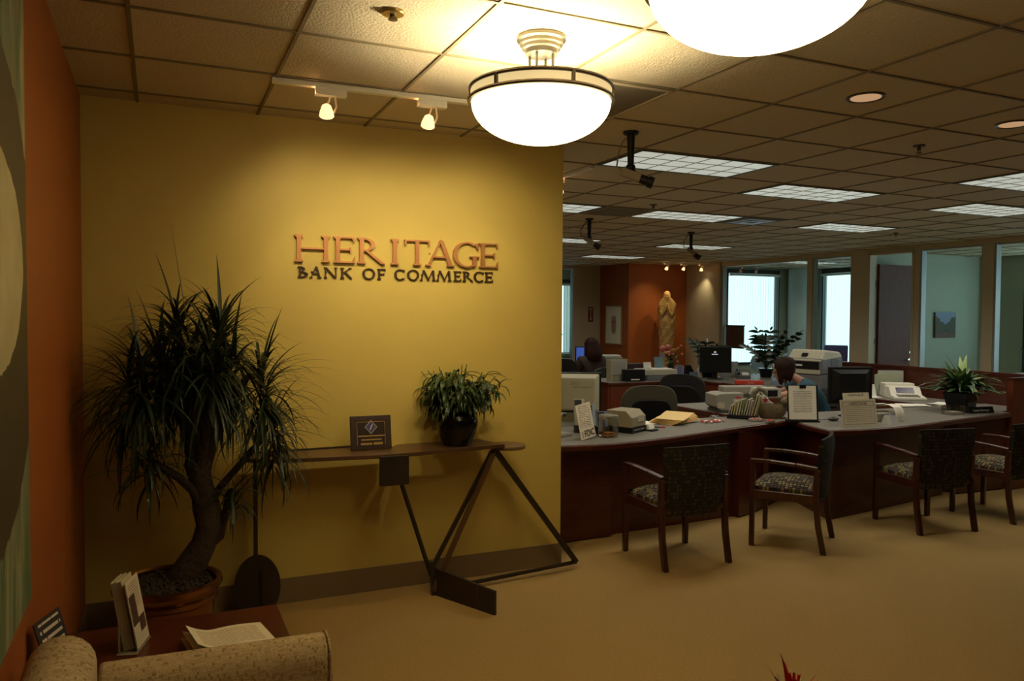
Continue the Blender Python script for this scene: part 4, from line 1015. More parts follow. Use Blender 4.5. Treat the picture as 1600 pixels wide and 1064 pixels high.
# ------------------------------------------------------------------ task chairs
def task_chair(label, loc, rz, fab, shell, hback=1.02, wd=.24, group='office task chairs'):
    t = thing('task_chair', label, 'chair', (loc[0], loc[1], 0), rz, group)
    for k in range(5):
        a = R(72*k+20); l = MB(); l.bar((0, 0, .10), (.30*math.cos(a), .30*math.sin(a), .065), .05, .035, .03, .025); lo = l.build('leg', black, t)
        c = MB(); c.lathe([(.001, -.012), (.028, -.012), (.028, .012), (.001, .012)], (.30*math.cos(a), .30*math.sin(a), .03), 14, M=Matrix.Rotation(a, 4, 'Z') @ Matrix.Rotation(R(90), 4, 'X')); c.build('caster', black, lo)
    MB().tube([(0, 0, .06), (0, 0, .42)], .028, 12).build('post', black, t)
    MB().box(-.25, .25, -.24, .24, .42, .50).build('seat', fab, t, bevel=.035, seg=3, smooth=True)
    MB().bar((0, -.14, .42), (0, -.29, .55), .07, .02).build('back_support', black, t)
    def pad(y0, y1, sc, z0, z1):
        b = MB(); poly = []
        for i in range(36):
            a = 2*PI*i/36; ca, sa = math.cos(a), math.sin(a)
            poly.append((sc*wd*(abs(ca)**.55)*(1 if ca > 0 else -1)*(1-.12*(sa < 0)*abs(sa)), (z0+z1)/2+(z1-z0)/2*(abs(sa)**.7)*(1 if sa > 0 else -1)))
        M = Matrix.Translation((0, 0, 0)) @ Matrix(((1, 0, 0, 0), (0, 0, 1, 0), (0, 1, 0, 0), (0, 0, 0, 1))); b.prism(poly, y0, y1, M)
        for v in b.v: v.y += .10*(v.x/wd)**2*.6-.10*(v.z-.55)
        return b
    bo = pad(-.30, -.245, 1.0, .55, hback).build('backrest', fab, t, bevel=.012, smooth=True, angle=50)
    pad(-.325, -.301, .74, .54, hback-.13).build('back_shell', shell, bo, bevel=.008, smooth=True, angle=50)
    for s_ in (-1, 1):
        a = MB(); a.tube([(s_*.25, -.02, .44), (s_*.30, -.02, .46), (s_*.30, -.02, .66)], .014, 8); a.box(s_*.30-.03, s_*.30+.03, -.13, .12, .66, .685); a.build('armrest', black, t, smooth=True)
    return t
task_chair('olive grey task chair with a black back shell behind the first counter', (4.30, 6.38), R(-20), taskfabric, black, 1.035, .27)
task_chair('all black task chair before the back row desks', (5.70, 7.55), R(-48), blackfabric, black, 1.02, .27)
task_chair('task chair the woman in the teal top sits on', (6.66, 6.28), R(56), taskfabric, blackfabric, 1.0, .25)
task_chair('black task chair beside the first woman near the far window', (5.26, 9.95), R(-20), blackfabric, black, 1.08, .24)
task_chair('grey green task chair the first woman sits on', (6.20, 10.52), R(6), mat('grey_green_fabric', (.06, .065, .055), .9), black, .90, .22)

# ------------------------------------------------------------------ people
def skin_mesh(name, verts, edges, m, parent=None, sub=2, root=0):
    me = bpy.data.meshes.new(name); me.from_pydata([v[:3] for v in verts], edges, []); me.materials.append(m)
    o = bpy.data.objects.new(name, me); COL.objects.link(o)
    if parent: o.parent = parent
    sk = o.modifiers.new('skin', 'SKIN'); sk.use_smooth_shade = True
    if not me.skin_vertices: me.skin_vertices.new()
    for i, v in enumerate(verts):
        r_ = v[3] if len(v) > 3 else .03
        me.skin_vertices[0].data[i].radius = r_ if isinstance(r_, tuple) else (r_, r_)
    for d in me.skin_vertices[0].data: d.use_root = False
    me.skin_vertices[0].data[root].use_root = True
    s = o.modifiers.new('subd', 'SUBSURF'); s.levels = sub; s.render_levels = sub
    return o
class Sk:
    def __init__(s): s.v = []; s.e = []
    def p(s, x, y, z, r_, link=None):
        s.v.append((x, y, z, r_)); i = len(s.v)-1
        if link is not None: s.e.append((link, i))
        return i
def hand(sk, wrist, d, up, size=1.0):
    """palm with four curled fingers of unequal length and a side thumb, grown from a wrist vertex"""
    wv = Vector(sk.v[wrist][:3]); d = Vector(d).normalized(); up = Vector(up).normalized(); sd = d.cross(up).normalized()
    pm = wv+d*.05*size; ip = sk.p(*pm, (.030*size, .016*size), wrist)
    for k, (off, L) in enumerate(((-.027, .068), (-.009, .078), (.009, .073), (.026, .058))):
        a = pm+d*.04*size+sd*off*size; i = sk.p(*a, .0105*size, ip)
        b = a+(d*.8-up*.35).normalized()*L*.5*size; i = sk.p(*b, .0088*size, i)
        c = b+(d*.5-up*.8).normalized()*L*.45*size; sk.p(*c, .0072*size, i)
    a = wv+d*.02*size-sd*.034*size; i = sk.p(*a, .012*size, wrist); b = a+(d*.7-sd*.6-up*.2).normalized()*.035*size; i = sk.p(*b, .0105*size, i); sk.p(*(b+d*.028*size-up*.01), .0085*size, i)
def head_verts(mb, c, fwd, up, s=1.0, face=True):
    """a head shaped by rings: cranium, brow, nose, mouth and chin, looking along fwd"""
    c = Vector(c); f = Vector(fwd).normalized(); u = Vector(up); u = (u-f*u.dot(f)).normalized(); r_ = f.cross(u)
    prof = [(-.125, .022, .020, .060), (-.115, .040, .045, .050), (-.095, .052, .070, .028), (-.07, .058, .082, .012), (-.045, .062, .088, .006), (-.015, .068, .092, .0), (.02, .072, .095, -.004), (.055, .072, .095, -.008), (.085, .062, .085, -.012), (.108, .042, .060, -.014), (.118, .015, .02, -.014)]
    n = 24; vs = []; fs = []
    for (z, rx, ry, off) in prof:
        for t in range(n):
            a = 2*PI*t/n; fx = math.cos(a); sx_ = math.sin(a)
            q = ry*fx*(1.0 if fx > 0 else .98)+off
            if fx > .9:                                    # profile line of the face
                q += {-.045: .006, -.015: .026, -.07: .012, -.095: .004, .02: -.006, .055: .004, -.115: .006}.get(z, 0)*((fx-.9)/.1)
            vs.append(c+(f*q+r_*rx*sx_+u*z)*s)
    k = len(prof)
    for i in range(k-1):
        for t in range(n): fs.append((i*n+t, i*n+(t+1) % n, (i+1)*n+(t+1) % n, (i+1)*n+t))
    fs += [tuple(range(n))[::-1], tuple((k-1)*n+t for t in range(n))]
    mb.add(vs, fs)
    return c, f, u, r_
# woman bending over her desk
PW = thing('person', 'woman with dark brown hair in a teal top bending over the counter desk', 'person', (6.52, 6.36, 0), R(-34))
def lp(x, y, z): return (x-6.42, y-6.36, z)
sk = Sk()
pel = sk.p(*lp(6.50, 6.38, .56), (.15, .12)); bel = sk.p(*lp(6.46, 6.37, .70), (.135, .105), pel); che = sk.p(*lp(6.37, 6.36, .86), (.15, .105), bel); nb = sk.p(*lp(6.27, 6.36, .98), (.06, .055), che); nt_ = sk.p(*lp(6.18, 6.355, 1.03), .048, nb); hdv = sk.p(*lp(6.12, 6.355, 1.07), .062, nt_)
for s_ in (-1, 1):
    h1 = sk.p(*lp(6.46, 6.38+.09*s_, .52), .085, pel); kn = sk.p(*lp(6.08, 6.38+.10*s_, .50), .060, h1); an = sk.p(*lp(6.10, 6.38+.10*s_, .10), .040, kn); sk.p(*lp(5.97, 6.38+.10*s_, .04), .034, an)
sh1 = sk.p(*lp(6.30, 6.19, .93), .058, che); el1 = sk.p(*lp(6.08, 6.07, .86), .042, sh1); wr1 = sk.p(*lp(5.80, 6.10, .815), .028, el1); hand(sk, wr1, (-1, .15, -.12), (0, 0, 1))
sh2 = sk.p(*lp(6.30, 6.53, .92), .058, che); el2 = sk.p(*lp(6.08, 6.60, .83), .042, sh2); wr2 = sk.p(*lp(5.82, 6.50, .80), .028, el2); hand(sk, wr2, (-1, -.2, -.1), (0, 0, 1))
skin_mesh('body', sk.v, sk.e, skin, PW)
hd_ = MB(); fd = Vector((-.88, .05, -.44)); hc, f_, u_, r_ = head_verts(hd_, lp(6.075, 6.34, 1.105), fd, (-.4, 0, .9), 1.02)
ho = hd_.build('head', skin, PW, smooth=True, sub=1)
fe = MB()
for s_ in (-1, 1): fe.ball(hc+f_*.088+r_*.032*s_+u_*.012, (.010, .010, .008), 10, 8)
fe.build('eyes', black, ho, smooth=True)
MB().ball(hc+f_*.082-u_*.062, (.010, .022, .007), 10, 8).build('lips', mat('lips', (.35, .10, .08), .5), ho, smooth=True)
hr = MB(); q = Matrix((f_, r_, u_)).transposed().to_4x4(); n = 56; vs = []; fs = []; lv = 18
for i in range(lv+1):
    g = i/lv
    for k in range(n):
        a = 2*PI*k/n; fx = math.cos(a); front = max(0, fx)
        if g < .45: b = g/.45*PI/2; z = .02+.118*math.cos(b); rr = math.sin(b)
        else: z = .02; rr = 1+.02*math.sin(g*9)-.30*max(0, g-.60)-1.2*max(0, g-.85)
        drop = max(0, g-.45)/.55*.15*(1 if fx < .72 else .12)
        st_ = 1+(.035*math.sin(13*a+1)+.03*math.sin(7*a))*min(1, g*1.6); drop *= 1+.16*math.sin(5*a)+.10*math.sin(11*a+2); rx = .106*rr*st_; ry = (.140 if fx < 0 else .102)*rr*st_
        zc = z
        if z < .05 and fx > .72: zc = max(z, .05+.02*fx)           # the face stays open
        p = hc+q.to_3x3() @ Vector((ry*fx-.018, rx*math.sin(a), zc))
        p += Vector((.02*drop, 0, -drop))                            # the hair hangs straight down
        vs.append(p)
for i in range(lv):
    for k in range(n): fs.append((i*n+k, i*n+(k+1) % n, (i+1)*n+(k+1) % n, (i+1)*n+k))
hr.add(vs, fs); hr.build('hair', hairbrown, PW, smooth=True)
sk = Sk()
a = sk.p(*lp(6.50, 6.38, .56), (.165, .13)); b = sk.p(*lp(6.46, 6.37, .70), (.15, .12), a); c = sk.p(*lp(6.37, 6.36, .86), (.165, .12), b); sk.p(*lp(6.285, 6.36, .965), (.105, .095), c)
for y0, y1, ex in ((6.19, 6.09, 6.14), (6.53, 6.59, 6.14)): d = sk.p(*lp(6.31, y0, .935), .090, c); sk.p(*lp(ex, y1, .875), .064, d)
skin_mesh('top', sk.v, sk.e, tealshirt, PW)
sk = Sk(); a = sk.p(*lp(6.50, 6.38, .53), (.16, .12))
for s_ in (-1, 1): h1 = sk.p(*lp(6.44, 6.38+.09*s_, .515), .095, a); kn = sk.p(*lp(6.08, 6.38+.10*s_, .505), .07, h1); an = sk.p(*lp(6.10, 6.38+.10*s_, .12), .055, kn)
skin_mesh('trousers', sk.v, sk.e, darkcloth, PW)
# woman with her back turned
P1 = thing('person', 'woman in a brown jacket with long dark hair, back turned, at the far desk', 'person', (6.13, 10.45, 0))
sk = Sk()
pel = sk.p(0, .05, .56, (.15, .12)); bel = sk.p(0, .05, .74, (.14, .11), pel); che = sk.p(0, .07, .94, (.165, .11), bel); nb = sk.p(0, .08, 1.06, .06, che); sk.p(0, .09, 1.13, .052, nb)
for s_ in (-1, 1):
    h1 = sk.p(.09*s_, .08, .52, .085, pel); kn = sk.p(.10*s_, .47, .50, .06, h1); an = sk.p(.10*s_, .45, .10, .04, kn); sk.p(.10*s_, .56, .04, .034, an)
    sh = sk.p(.175*s_, .07, .98, .058, che); el = sk.p(.22*s_, .16, .76, .044, sh); wr = sk.p(.14*s_, .40, .79, .028, el); hand(sk, wr, (0, 1, 0), (0, 0, 1))
skin_mesh('body', sk.v, sk.e, skin, P1)
hd_ = MB(); hc, f_, u_, r_ = head_verts(hd_, (0, .10, 1.215), (-.45, 1, -.1), (0, 0, 1)); hd_.build('head', skin, P1, smooth=True, sub=1)
hr = MB(); vs = []; fs = []
q = Matrix((f_, r_, u_)).transposed()
for i in range(lv+1):
    g = i/lv
    for k in range(n):
        a = 2*PI*k/n; fx = math.cos(a)
        if g < .45: b = g/.45*PI/2; z = .02+.118*math.cos(b); rr = math.sin(b)
        else: z = .02-(g-.45)/.55*.25; rr = 1+.30*math.sin((g-.45)/.55*2.3)*(1 if fx < .5 else .3)-.35*max(0, g-.85)
        zc = max(z, .045+.02*fx) if (z < .045 and fx > .45) else z
        vs.append(hc+q @ Vector(((.125 if fx < 0 else .10)*rr*fx-.02, .115*rr*math.sin(a)*(1+.05*math.sin(6*a)), zc)))
for i in range(lv):
    for k in range(n): fs.append((i*n+k, i*n+(k+1) % n, (i+1)*n+(k+1) % n, (i+1)*n+k))
hr.add(vs, fs); hr.build('hair', hairred, P1, smooth=True)
sk = Sk(); a = sk.p(0, .05, .58, (.165, .13)); b = sk.p(0, .05, .74, (.155, .125), a); c = sk.p(0, .07, .94, (.18, .125), b); sk.p(0, .08, 1.055, (.085, .075), c)
for s_ in (-1, 1): d = sk.p(.178*s_, .07, .985, .098, c); e = sk.p(.222*s_, .16, .76, .075, d); sk.p(.15*s_, .37, .79, .045, e)
skin_mesh('jacket', sk.v, sk.e, brownjacket, P1)
sk = Sk(); a = sk.p(0, .05, .53, (.16, .12))
for s_ in (-1, 1): h1 = sk.p(.09*s_, .08, .515, .095, a); kn = sk.p(.10*s_, .47, .505, .07, h1); sk.p(.10*s_, .45, .12, .055, kn)
skin_mesh('trousers', sk.v, sk.e, darkcloth, P1)

# ------------------------------------------------------------------ things on the first counter
def on(u, v, z=ZC): p = az(u, v, z); return Vector((p.x, p.y, z))
INK = (.05, .05, .05)
# sign with four letters
t = thing('insurance_sign', 'tall white leaning sign with FDIC in large black letters on the counter', 'sign', (2.915, 5.03, ZC+.0115), R(20))
q = Matrix.Rotation(R(-9), 4, 'X') @ Matrix.Rotation(R(0), 4, 'Y')
sgn = MB()
sgn.box(-.085, .085, -.002, .002, 0, .26, q @ Matrix.Rotation(R(-7), 4, 'Y')); sgn.build('sign_sheet', paper('fdic_sheet', (.85, .76, .60), (.30, .24, .18), 22, (.14, .8), (.34, .93), .45, words=16), t)
MB().box(-.085, .085, .004, .07, -.0112, -.006).build('stand', mat('clear_stand', (.35, .33, .28), .2), t)
qq = q @ Matrix.Rotation(R(-7), 4, 'Y') @ Matrix.Translation((.018, -.0035, .036)) @ Matrix.Rotation(PI/2, 4, 'X')
tx = text('sign_letters', 'FDIC', .068, mat('print_black', (.015, .015, .015), .6), t, (0, 0, 0), (0, 0, 0), .0006, 'CENTER', .78, .0004); tx.matrix_local = qq @ Matrix.Diagonal((.78, 1, 1, 1))
sb = MB(); sb.box(-.066, -.052, -.0035, -.002, .012, .062, q @ Matrix.Rotation(R(-7), 4, 'Y')); sb.build('sign_seal', mat('pale_print', (.45, .40, .34), .7), t)
# brochures in stepped holders behind the sign
for k, (x, y, h, lb, c) in enumerate(((3.03, 5.36, .235, 'cream leaflet with a dark photo, rear one of the stepped holder', (.50, .46, .36)), (3.085, 5.29, .20, 'leaflet with a brown and pale blue picture in the stepped holder', (.32, .40, .50)), (3.145, 5.21, .15, 'dark leaflet with a blue edge, front one of the stepped holder', (.20, .24, .40)))):
    t = thing('leaflet_stack', lb, 'leaflets', (x, y, ZC), R(-8), 'leaflets in the stepped holder')
    q = Matrix.Rotation(R(-10), 4, 'X'); b = MB(); b.box(-.045, .045, -.008, .008, 0, h+.03, q); b.build('leaflets', mat('leaflet_%s' % 'abc'[k], c, .5), t)
    b = MB(); b.box(-.040, .018 if k else .02, -.0095, -.0078, h-.055 if k == 0 else h-.10, h+.022, q); b.build('leaflet_picture', mat('leaflet_pic_%s' % 'abc'[k], ((.05, .05, .06), (.09, .045, .03), (.05, .022, .02))[k], .4), t)
    MB().box(-.05, .05, -.018, .02, 0, .06).build('holder', mat('smoked_holder', (.05, .04, .03), .25), t)
# candy jar
t = thing('glass_jar', 'square glass jar with orange sweets at the bottom on the counter', 'jar', (3.12, 5.09, ZC), R(12))
j = MB(); rr = .056; prof = []
def sq(r_, z, n=24, e=.55): return [((abs(math.cos(2*PI*i/n))**e)*(1 if math.cos(2*PI*i/n) >= 0 else -1)*r_, (abs(math.sin(2*PI*i/n))**e)*(1 if math.sin(2*PI*i/n) >= 0 else -1)*r_, z) for i in range(n)]
def loft(mb, rings, cap=True):
    n = len(rings[0]); vs = [p for r_ in rings for p in r_]; fs = []
    for i in range(len(rings)-1):
        for k in range(n): fs.append((i*n+k, i*n+(k+1) % n, (i+1)*n+(k+1) % n, (i+1)*n+k))
    if cap: fs += [tuple(range(n))[::-1], tuple((len(rings)-1)*n+k for k in range(n))]
    mb.add(vs, fs); return mb
loft(j, [sq(.060, 0), sq(.067, .009), sq(.067, .118), sq(.060, .137)], False).build('jar', jarglass, t, smooth=True)
loft(MB(), [sq(.056, .137), sq(.064, .139), sq(.064, .164), sq(.060, .170)]).build('lid', mat('pewter_lid', (.40, .37, .30), .3, .6), t, smooth=True)
rn = random.Random(9); s0 = MB().ball((0, 0, 0), (.0105, .0105, .0095), 10, 7).build('orange_sweet', mat('orange_sweets', (.55, .22, .04), .4), smooth=True)
tag(s0, 'small orange sweet at the bottom of the square glass jar', 'sweet', 'sweets in the glass jar'); k = 0
for lay, m_ in ((0, 4), (1, 3)):
    for ix in range(m_):
        for iy in range(m_):
            o = s0 if k == 0 else s0.copy(); k += 1
            if o is not s0: COL.objects.link(o)
            o.location = (3.12+(ix-(m_-1)/2)*.0225, 5.09+(iy-(m_-1)/2)*.0225, ZC+.0125+.0165*lay)
# ticket machine
t = thing('time_stamp_machine', 'beige sloped top office machine with a dark base on the counter', 'office machine', (3.415, 5.29, ZC), R(28))
m_ = MB(); m_.prism([(-.11, .045), (-.11, .125), (-.055, .175), (.12, .175), (.12, .045)], -.115, .115, Matrix(((0, 0, 1, 0), (1, 0, 0, 0), (0, 1, 0, 0), (0, 0, 0, 1))))
m_.build('housing', mat('machine_beige', (.33, .29, .18), .5), t, bevel=.006)
MB().box(-.115, .115, -.115, .12, 0, .045).build('base', black, t)
pm = MB(); pm.box(-.02, .075, -.113, -.1105, .085, .135); pm.build('label_plate', mat('label_cream', (.55, .50, .40), .6), t)
sl = MB(); sl.box(-.10, .10, -.1165, -.1145, .018, .034); sl.build('print_strip', paper('machine_print', (.015, .015, .015), (.6, .6, .55), 1, (.05, .95), (.1, .9), .45, words=12), t)
# small things on the first counter
t = thing('card_holder', 'small clear holder of white business cards beside the beige machine', 'card holder', (3.615, 5.225, ZC), R(25))
MB().box(-.045, .045, -.03, .03, 0, .012).build('holder', black, t); q = Matrix.Rotation(R(-22), 4, 'X')
tag(MB().box(-.04, .04, -.006, .012, .014, .058, q).build('business_cards', whitepaper, loc=(3.615, 5.225, ZC), rot=(0, 0, R(25))), 'stack of white business cards in the small holder by the beige machine', 'cards')
t = thing('pen', 'red and blue pen lying on the counter by the card holder', 'pen', (3.74, 5.36, ZC+.006), R(-28))
MB().tube([(-.07, 0, 0), (.03, 0, 0)], .0055, 10).build('barrel', mat('pen_blue', (.03, .03, .09), .4), t, smooth=True); MB().tube([(.031, 0, 0), (.075, 0, 0), (.082, 0, -.002)], [.006, .005, .002], 10).build('cap', redplas, t, smooth=True)
t = tag(MB().box(-.11, .11, -.085, .085, 0, .004).build('paper_sheet', whitepaper, loc=(3.80, 5.62, ZC), rot=(0, 0, R(12))), 'flat white sheet on the counter before the olive task chair', 'paper')
rn = random.Random(4)
for k in range(6):
    q = Matrix.Rotation(R(-14+5*k), 4, 'Z'); b = MB(); z = .0085*k
    n_ = 8; top = []
    for i in range(n_+1):
        x = -.20+.38*i/n_; zz = z+.004+.020*(i/n_)**1.5*(1+.35*k/5)+.002*math.sin(i*1.3); top.append((x, zz))
    vs = []; fs = []
    for x, zz in top: vs += [q @ Vector((x, -.125, zz)), q @ Vector((x, .125, zz+.004)), q @ Vector((x, -.125, zz-.003)), q @ Vector((x, .125, zz+.001))]
    for i in range(n_): a_ = 4*i; fs += [(a_, a_+4, a_+5, a_+1), (a_+2, a_+3, a_+7, a_+6), (a_, a_+2, a_+6, a_+4), (a_+1, a_+5, a_+7, a_+3)]
    fs += [(0, 1, 3, 2), (4*n_, 4*n_+2, 4*n_+3, 4*n_+1)]
    b.add(vs, fs); o = b.build('manila_folder', manila, smooth=True, loc=(4.09, 5.57, ZC), rot=(0, 0, R(28)))
    tag(o, ('lowest manila folder of the fanned stack on the first counter', 'manila folder inside the fanned stack on the first counter', 'topmost manila folder of the fanned stack on the first counter')[0 if k == 0 else 2 if k == 5 else 1], 'folder', 'fanned manila folders')
rn = random.Random(8)
for k in range(12):
    p = (-.10+.04*(k % 6)+rn.uniform(-.006, .006), -.03+.05*(k//6)+rn.uniform(-.008, .008), .0125); q = Euler((0, 0, rn.uniform(0, 3))).to_matrix().to_4x4()
    b = MB(); b.ball(p, (.021, .011, .010), 10, 6, q); s_ = q @ Vector((.026, 0, 0))
    for sg in (1, -1): b.add([Vector(p)+sg*(s_+q @ Vector((.010, .010, 0))), Vector(p)+sg*(s_+q @ Vector((.010, -.010, 0))), Vector(p)+sg*s_*.7], [(0, 1, 2)])
    c_ = k % 3; o = b.build('wrapped_candy', (redplas, whitepaper, mat('candy_pink', (.55, .20, .14), .4))[c_], smooth=True, loc=(4.40, 5.45, ZC), rot=(0, 0, R(10)))
    tag(o, ('red', 'white', 'pink')[c_]+' wrapped candy in the small heap behind the curved counter edge', 'candy', 'wrapped candies on the counter')
t = thing('ribbon_bow', 'small silver grey ribbon bow beside the wrapped candies', 'bow', (4.545, 5.60, ZC), R(0))
b = MB(); rn = random.Random(1)
for k in range(9):
    a = R(40*k); b.strip([(0, 0, .01), (.03*math.cos(a), .03*math.sin(a), .035), (.05*math.cos(a), .05*math.sin(a), .02), (.02*math.cos(a), .02*math.sin(a), .012)], [.012]*4, [Vector((-math.sin(a), math.cos(a), 0))]*4)
b.build('bow', mat('silver_ribbon', (.20, .20, .17), .35, .3), t)
# card and notepad rack
t = thing('paper_rack', 'black rack packed with cards, notepads and leaflets on the counter', 'rack', (4.82, 5.555, ZC), R(-52))
MB().box(-.13, .13, -.06, .06, 0, .035).build('tray', black, t, bevel=.004)
rn = random.Random(6); cols = [(.50, .46, .36), (.52, .40, .30), (.45, .46, .18), (.55, .50, .40), (.60, .52, .42), (.22, .36, .12), (.56, .40, .32), (.52, .50, .46)]
for k in range(11):
    x = -.115+.0225*k; h = (.09, .10, .125, .14, .15, .155, .15, .16, .14, .20, .19)[k]; q = Matrix.Translation((x, 0, .03)) @ Matrix.Rotation(R(12+rn.uniform(-4, 4)), 4, 'Y')
    o = MB().box(-.004, .004, -.052+.005*rn.random(), .052, 0, h, q).build('rack_card', mat('rack_card_%s' % 'abcdefgh'[k % 8], cols[k % 8], .7), loc=t.location, rot=(0, 0, R(-52)))
    tag(o, ('cream', 'tan', 'yellow green', 'pale cream', 'buff', 'bright green', 'pinkish', 'pale grey')[k % 8]+' card standing in the black rack on the counter', 'card', 'cards in the black rack')
# wicker cat basket with a curled tail
t = thing('wicker_cat_basket', 'woven brown cat shaped basket with a curled tail on the counter', 'basket', (5.085, 5.48, ZC), R(-35))
wick = mat('wicker', (.20, .14, .065), .7, var=.6, vscale=45, bump=1.0, bscale=70, stretch=(1, 1, 2.2))
loft(MB(), [[(math.cos(2*PI*i/28)*a, math.sin(2*PI*i/28)*b, z) for i in range(28)] for a, b, z in ((.09, .06, 0), (.125, .08, .04), (.135, .088, .09), (.12, .078, .13), (.11, .07, .13), (.12, .076, .09), (.10, .06, .05))]).build('body', wick, t, smooth=True)
h = MB(); h.ball((.125, -.02, .155), (.050, .046, .044), 16, 10)
for s_ in (-1, 1): h.lathe([(.016, 0), (.0005, .032)], (.125+.012, -.02+s_*.026, .188), 10)
h.build('head', wick, t, smooth=True)
e = MB()
for s_ in (-1, 1): e.ball((.165, -.034+s_*.016+.01, .162), .0055, 8, 6)
e.build('eyes', black, t, smooth=True)
tl = MB(); tl.tube([(-.115, 0, .07), (-.16, 0, .15), (-.155, 0, .225), (-.11, 0, .265), (-.06, 0, .25), (-.048, 0, .205), (-.08, 0, .185), (-.105, 0, .205), (-.092, 0, .225)], [.020, .024, .024, .023, .021, .018, .015, .012, .009], 12); tl.build('tail', mat('olive_wicker', (.17, .155, .09), .7, var=.5, vscale=60, bump=.8, bscale=80), t, smooth=True)
t = thing('star_stocking', 'white ornament with a red star inside the curled tail of the basket', 'ornament', (5.035, 5.475, ZC+.132), R(-35))
w_ = MB(); w_.prism([(-.05, 0), (-.055, .055), (-.03, .085), (.0, .06), (.02, .03), (.055, .008), (.05, 0)], -.012, .012, Matrix.Rotation(PI/2, 4, 'X')); w_.build('felt_shape', mat('white_felt', (.62, .60, .55), .9), t, bevel=.006, seg=3, smooth=True)
s_ = MB(); s_.prism([((.030 if k % 2 == 0 else .012)*math.cos(R(90+36*k))-.018, (.030 if k % 2 == 0 else .012)*math.sin(R(90+36*k))+.035) for k in range(10)], .012, .016, Matrix.Rotation(PI/2, 4, 'X')); s_.build('red_star', mat('star_red', (.42, .02, .02), .4), t)
t = thing('sanitizer_stand', 'slim pale blue stand with a cream foot between cat basket and clipboard', 'stand', (5.235, 5.40, ZC), R(-20))
MB().hexa([(-.018, -.015, .012), (.018, -.015, .012), (.018, .015, .012), (-.018, .015, .012)], [(-.004, -.016, .20), (.045, -.016, .20), (.045, .016, .20), (-.004, .016, .20)]).build('column', mat('pale_blue_plastic', (.22, .28, .33), .45), t, bevel=.006)
MB().box(-.055, .03, -.028, .028, 0, .014).build('foot', ivory, t, bevel=.004)
for (u, v, lb, r_) in ((1178, 657, 'shallow tin of candies in front of the card rack', .07), (1207, 661, 'round silver tin with red candies at the counter edge', .042)):
    p = on(u, v); p.y += .03 if u > 1200 else -.03; t = thing('candy_tin', lb, 'tin', p)
    MB().lathe([(r_*.9, 0), (r_, .004), (r_, .020), (r_*.95, .020), (r_*.94, .006), (.0001, .006)], n=32).build('tin', mat('tin_silver', (.55, .54, .50), .25, .7), t, smooth=True)
    c0 = None
    for k in range(7 if r_ < .05 else 12):
        a = 0 if k == 0 else 2*PI*(k-1)/6+(.5 if k > 6 else 0); q = 0 if k == 0 else (r_*.56 if k < 7 else r_*.75); h_ = .016+(.006 if k == 0 else 0)
        if c0 is None: c0 = o = MB().ball((0, 0, 0), (.0125, .0105, .0095), 10, 6).build('tin_candy', redplas if r_ < .05 else mat('candy_mix', (.50, .22, .16), .4), smooth=True)
        else: o = c0.copy(); COL.objects.link(o)
        o.location = p+Vector((q*math.cos(a), q*math.sin(a), h_)); tag(o, 'red candy in the round silver tin' if r_ < .05 else 'pale red candy in the shallow tin before the card rack', 'candy', 'candies in the tins')
# clipboard with list
t = thing('clipboard_stand', 'black clipboard with a white printed list standing at the counter step', 'clipboard', (5.165, 5.165, ZC), R(-24))
q = Matrix.Rotation(R(-7), 4, 'X')
MB().box(-.135, .135, .002, .010, .0, .325, q).build('board', black, t, bevel=.003); MB().box(-.135, .135, -.03, .08, 0, .012).build('foot', black, t)
tag(MB().box(-.125, .118, -.001, .0015, .022, .318, q).build('printed_list', paper('list_paper', (.95, .92, .80), (.36, .33, .28), 20, (.16, .84), (.2, .86), .38, words=22), loc=(5.165, 5.165, ZC), rot=(0, 0, R(-24))), 'white printed list held on the black clipboard', 'paper')
g = MB(); g.box(-.028, .028, -.006, .012, .295, .325, q); g.build('clip', black, t)
g = MB()
for s_ in (-1, 1): g.tube([q @ Vector((s_*.012, 0, .325)), q @ Vector((s_*.014, -.004, .345)), q @ Vector((0, -.005, .352))], .0022, 6)
g.build('clip_wire', chrome, t, smooth=True)

# ------------------------------------------------------------------ things on the second counter
def flat_monitor(label, loc, rz, w_, h, back_text=None, screen=None, logo=False, base=.11, group='flat computer monitors', vents=True):
    """screen faces local -y, its back local +y"""
    t = thing('computer_monitor', label, 'monitor', loc, rz, group)
    b = MB(); b.box(-w_/2, w_/2, -.022, .012, base, base+h); bz = b.build('bezel', black, t, bevel=.006)
    b = MB(); b.hexa([(-w_*.44, .012, base+.02), (w_*.44, .012, base+.02), (w_*.44, .012, base+h-.02), (-w_*.44, .012, base+h-.02)], [(-w_*.30, .055, base+.07), (w_*.30, .055, base+.07), (w_*.30, .055, base+h-.06), (-w_*.30, .055, base+h-.06)]); bs = b.build('back_shell', black, t, bevel=.005)
    b = MB(); b.box(-w_/2+.018, w_/2-.018, -.0235, -.022, base+.022, base+h-.018); b.build('screen', screen or mat('dark_screen', (.008, .008, .010), .15), bz)
    b = MB(); b.box(-.035, .035, .02, .05, .01, base+.10); b.build('stand_post', black, t); MB().lathe([(.0001, 0), (.12, 0), (.115, .012), (.0001, .014)], (0, .03, 0), 32, sy=.8).build('stand_foot', black, t, smooth=True)
    if back_text: text('back_lettering', back_text, .032, mat('grey_lettering', (.22, .22, .22), .4), bs, (0, .0165, base+h-.045), (PI/2, 0, PI), .0008, 'CENTER', 1.1, .0006)
    return t
flat_monitor('black monitor seen from behind in the middle of the right hand counter', (5.90, 5.33, ZC), R(162), .43, .345, 'DELL', base=.115)
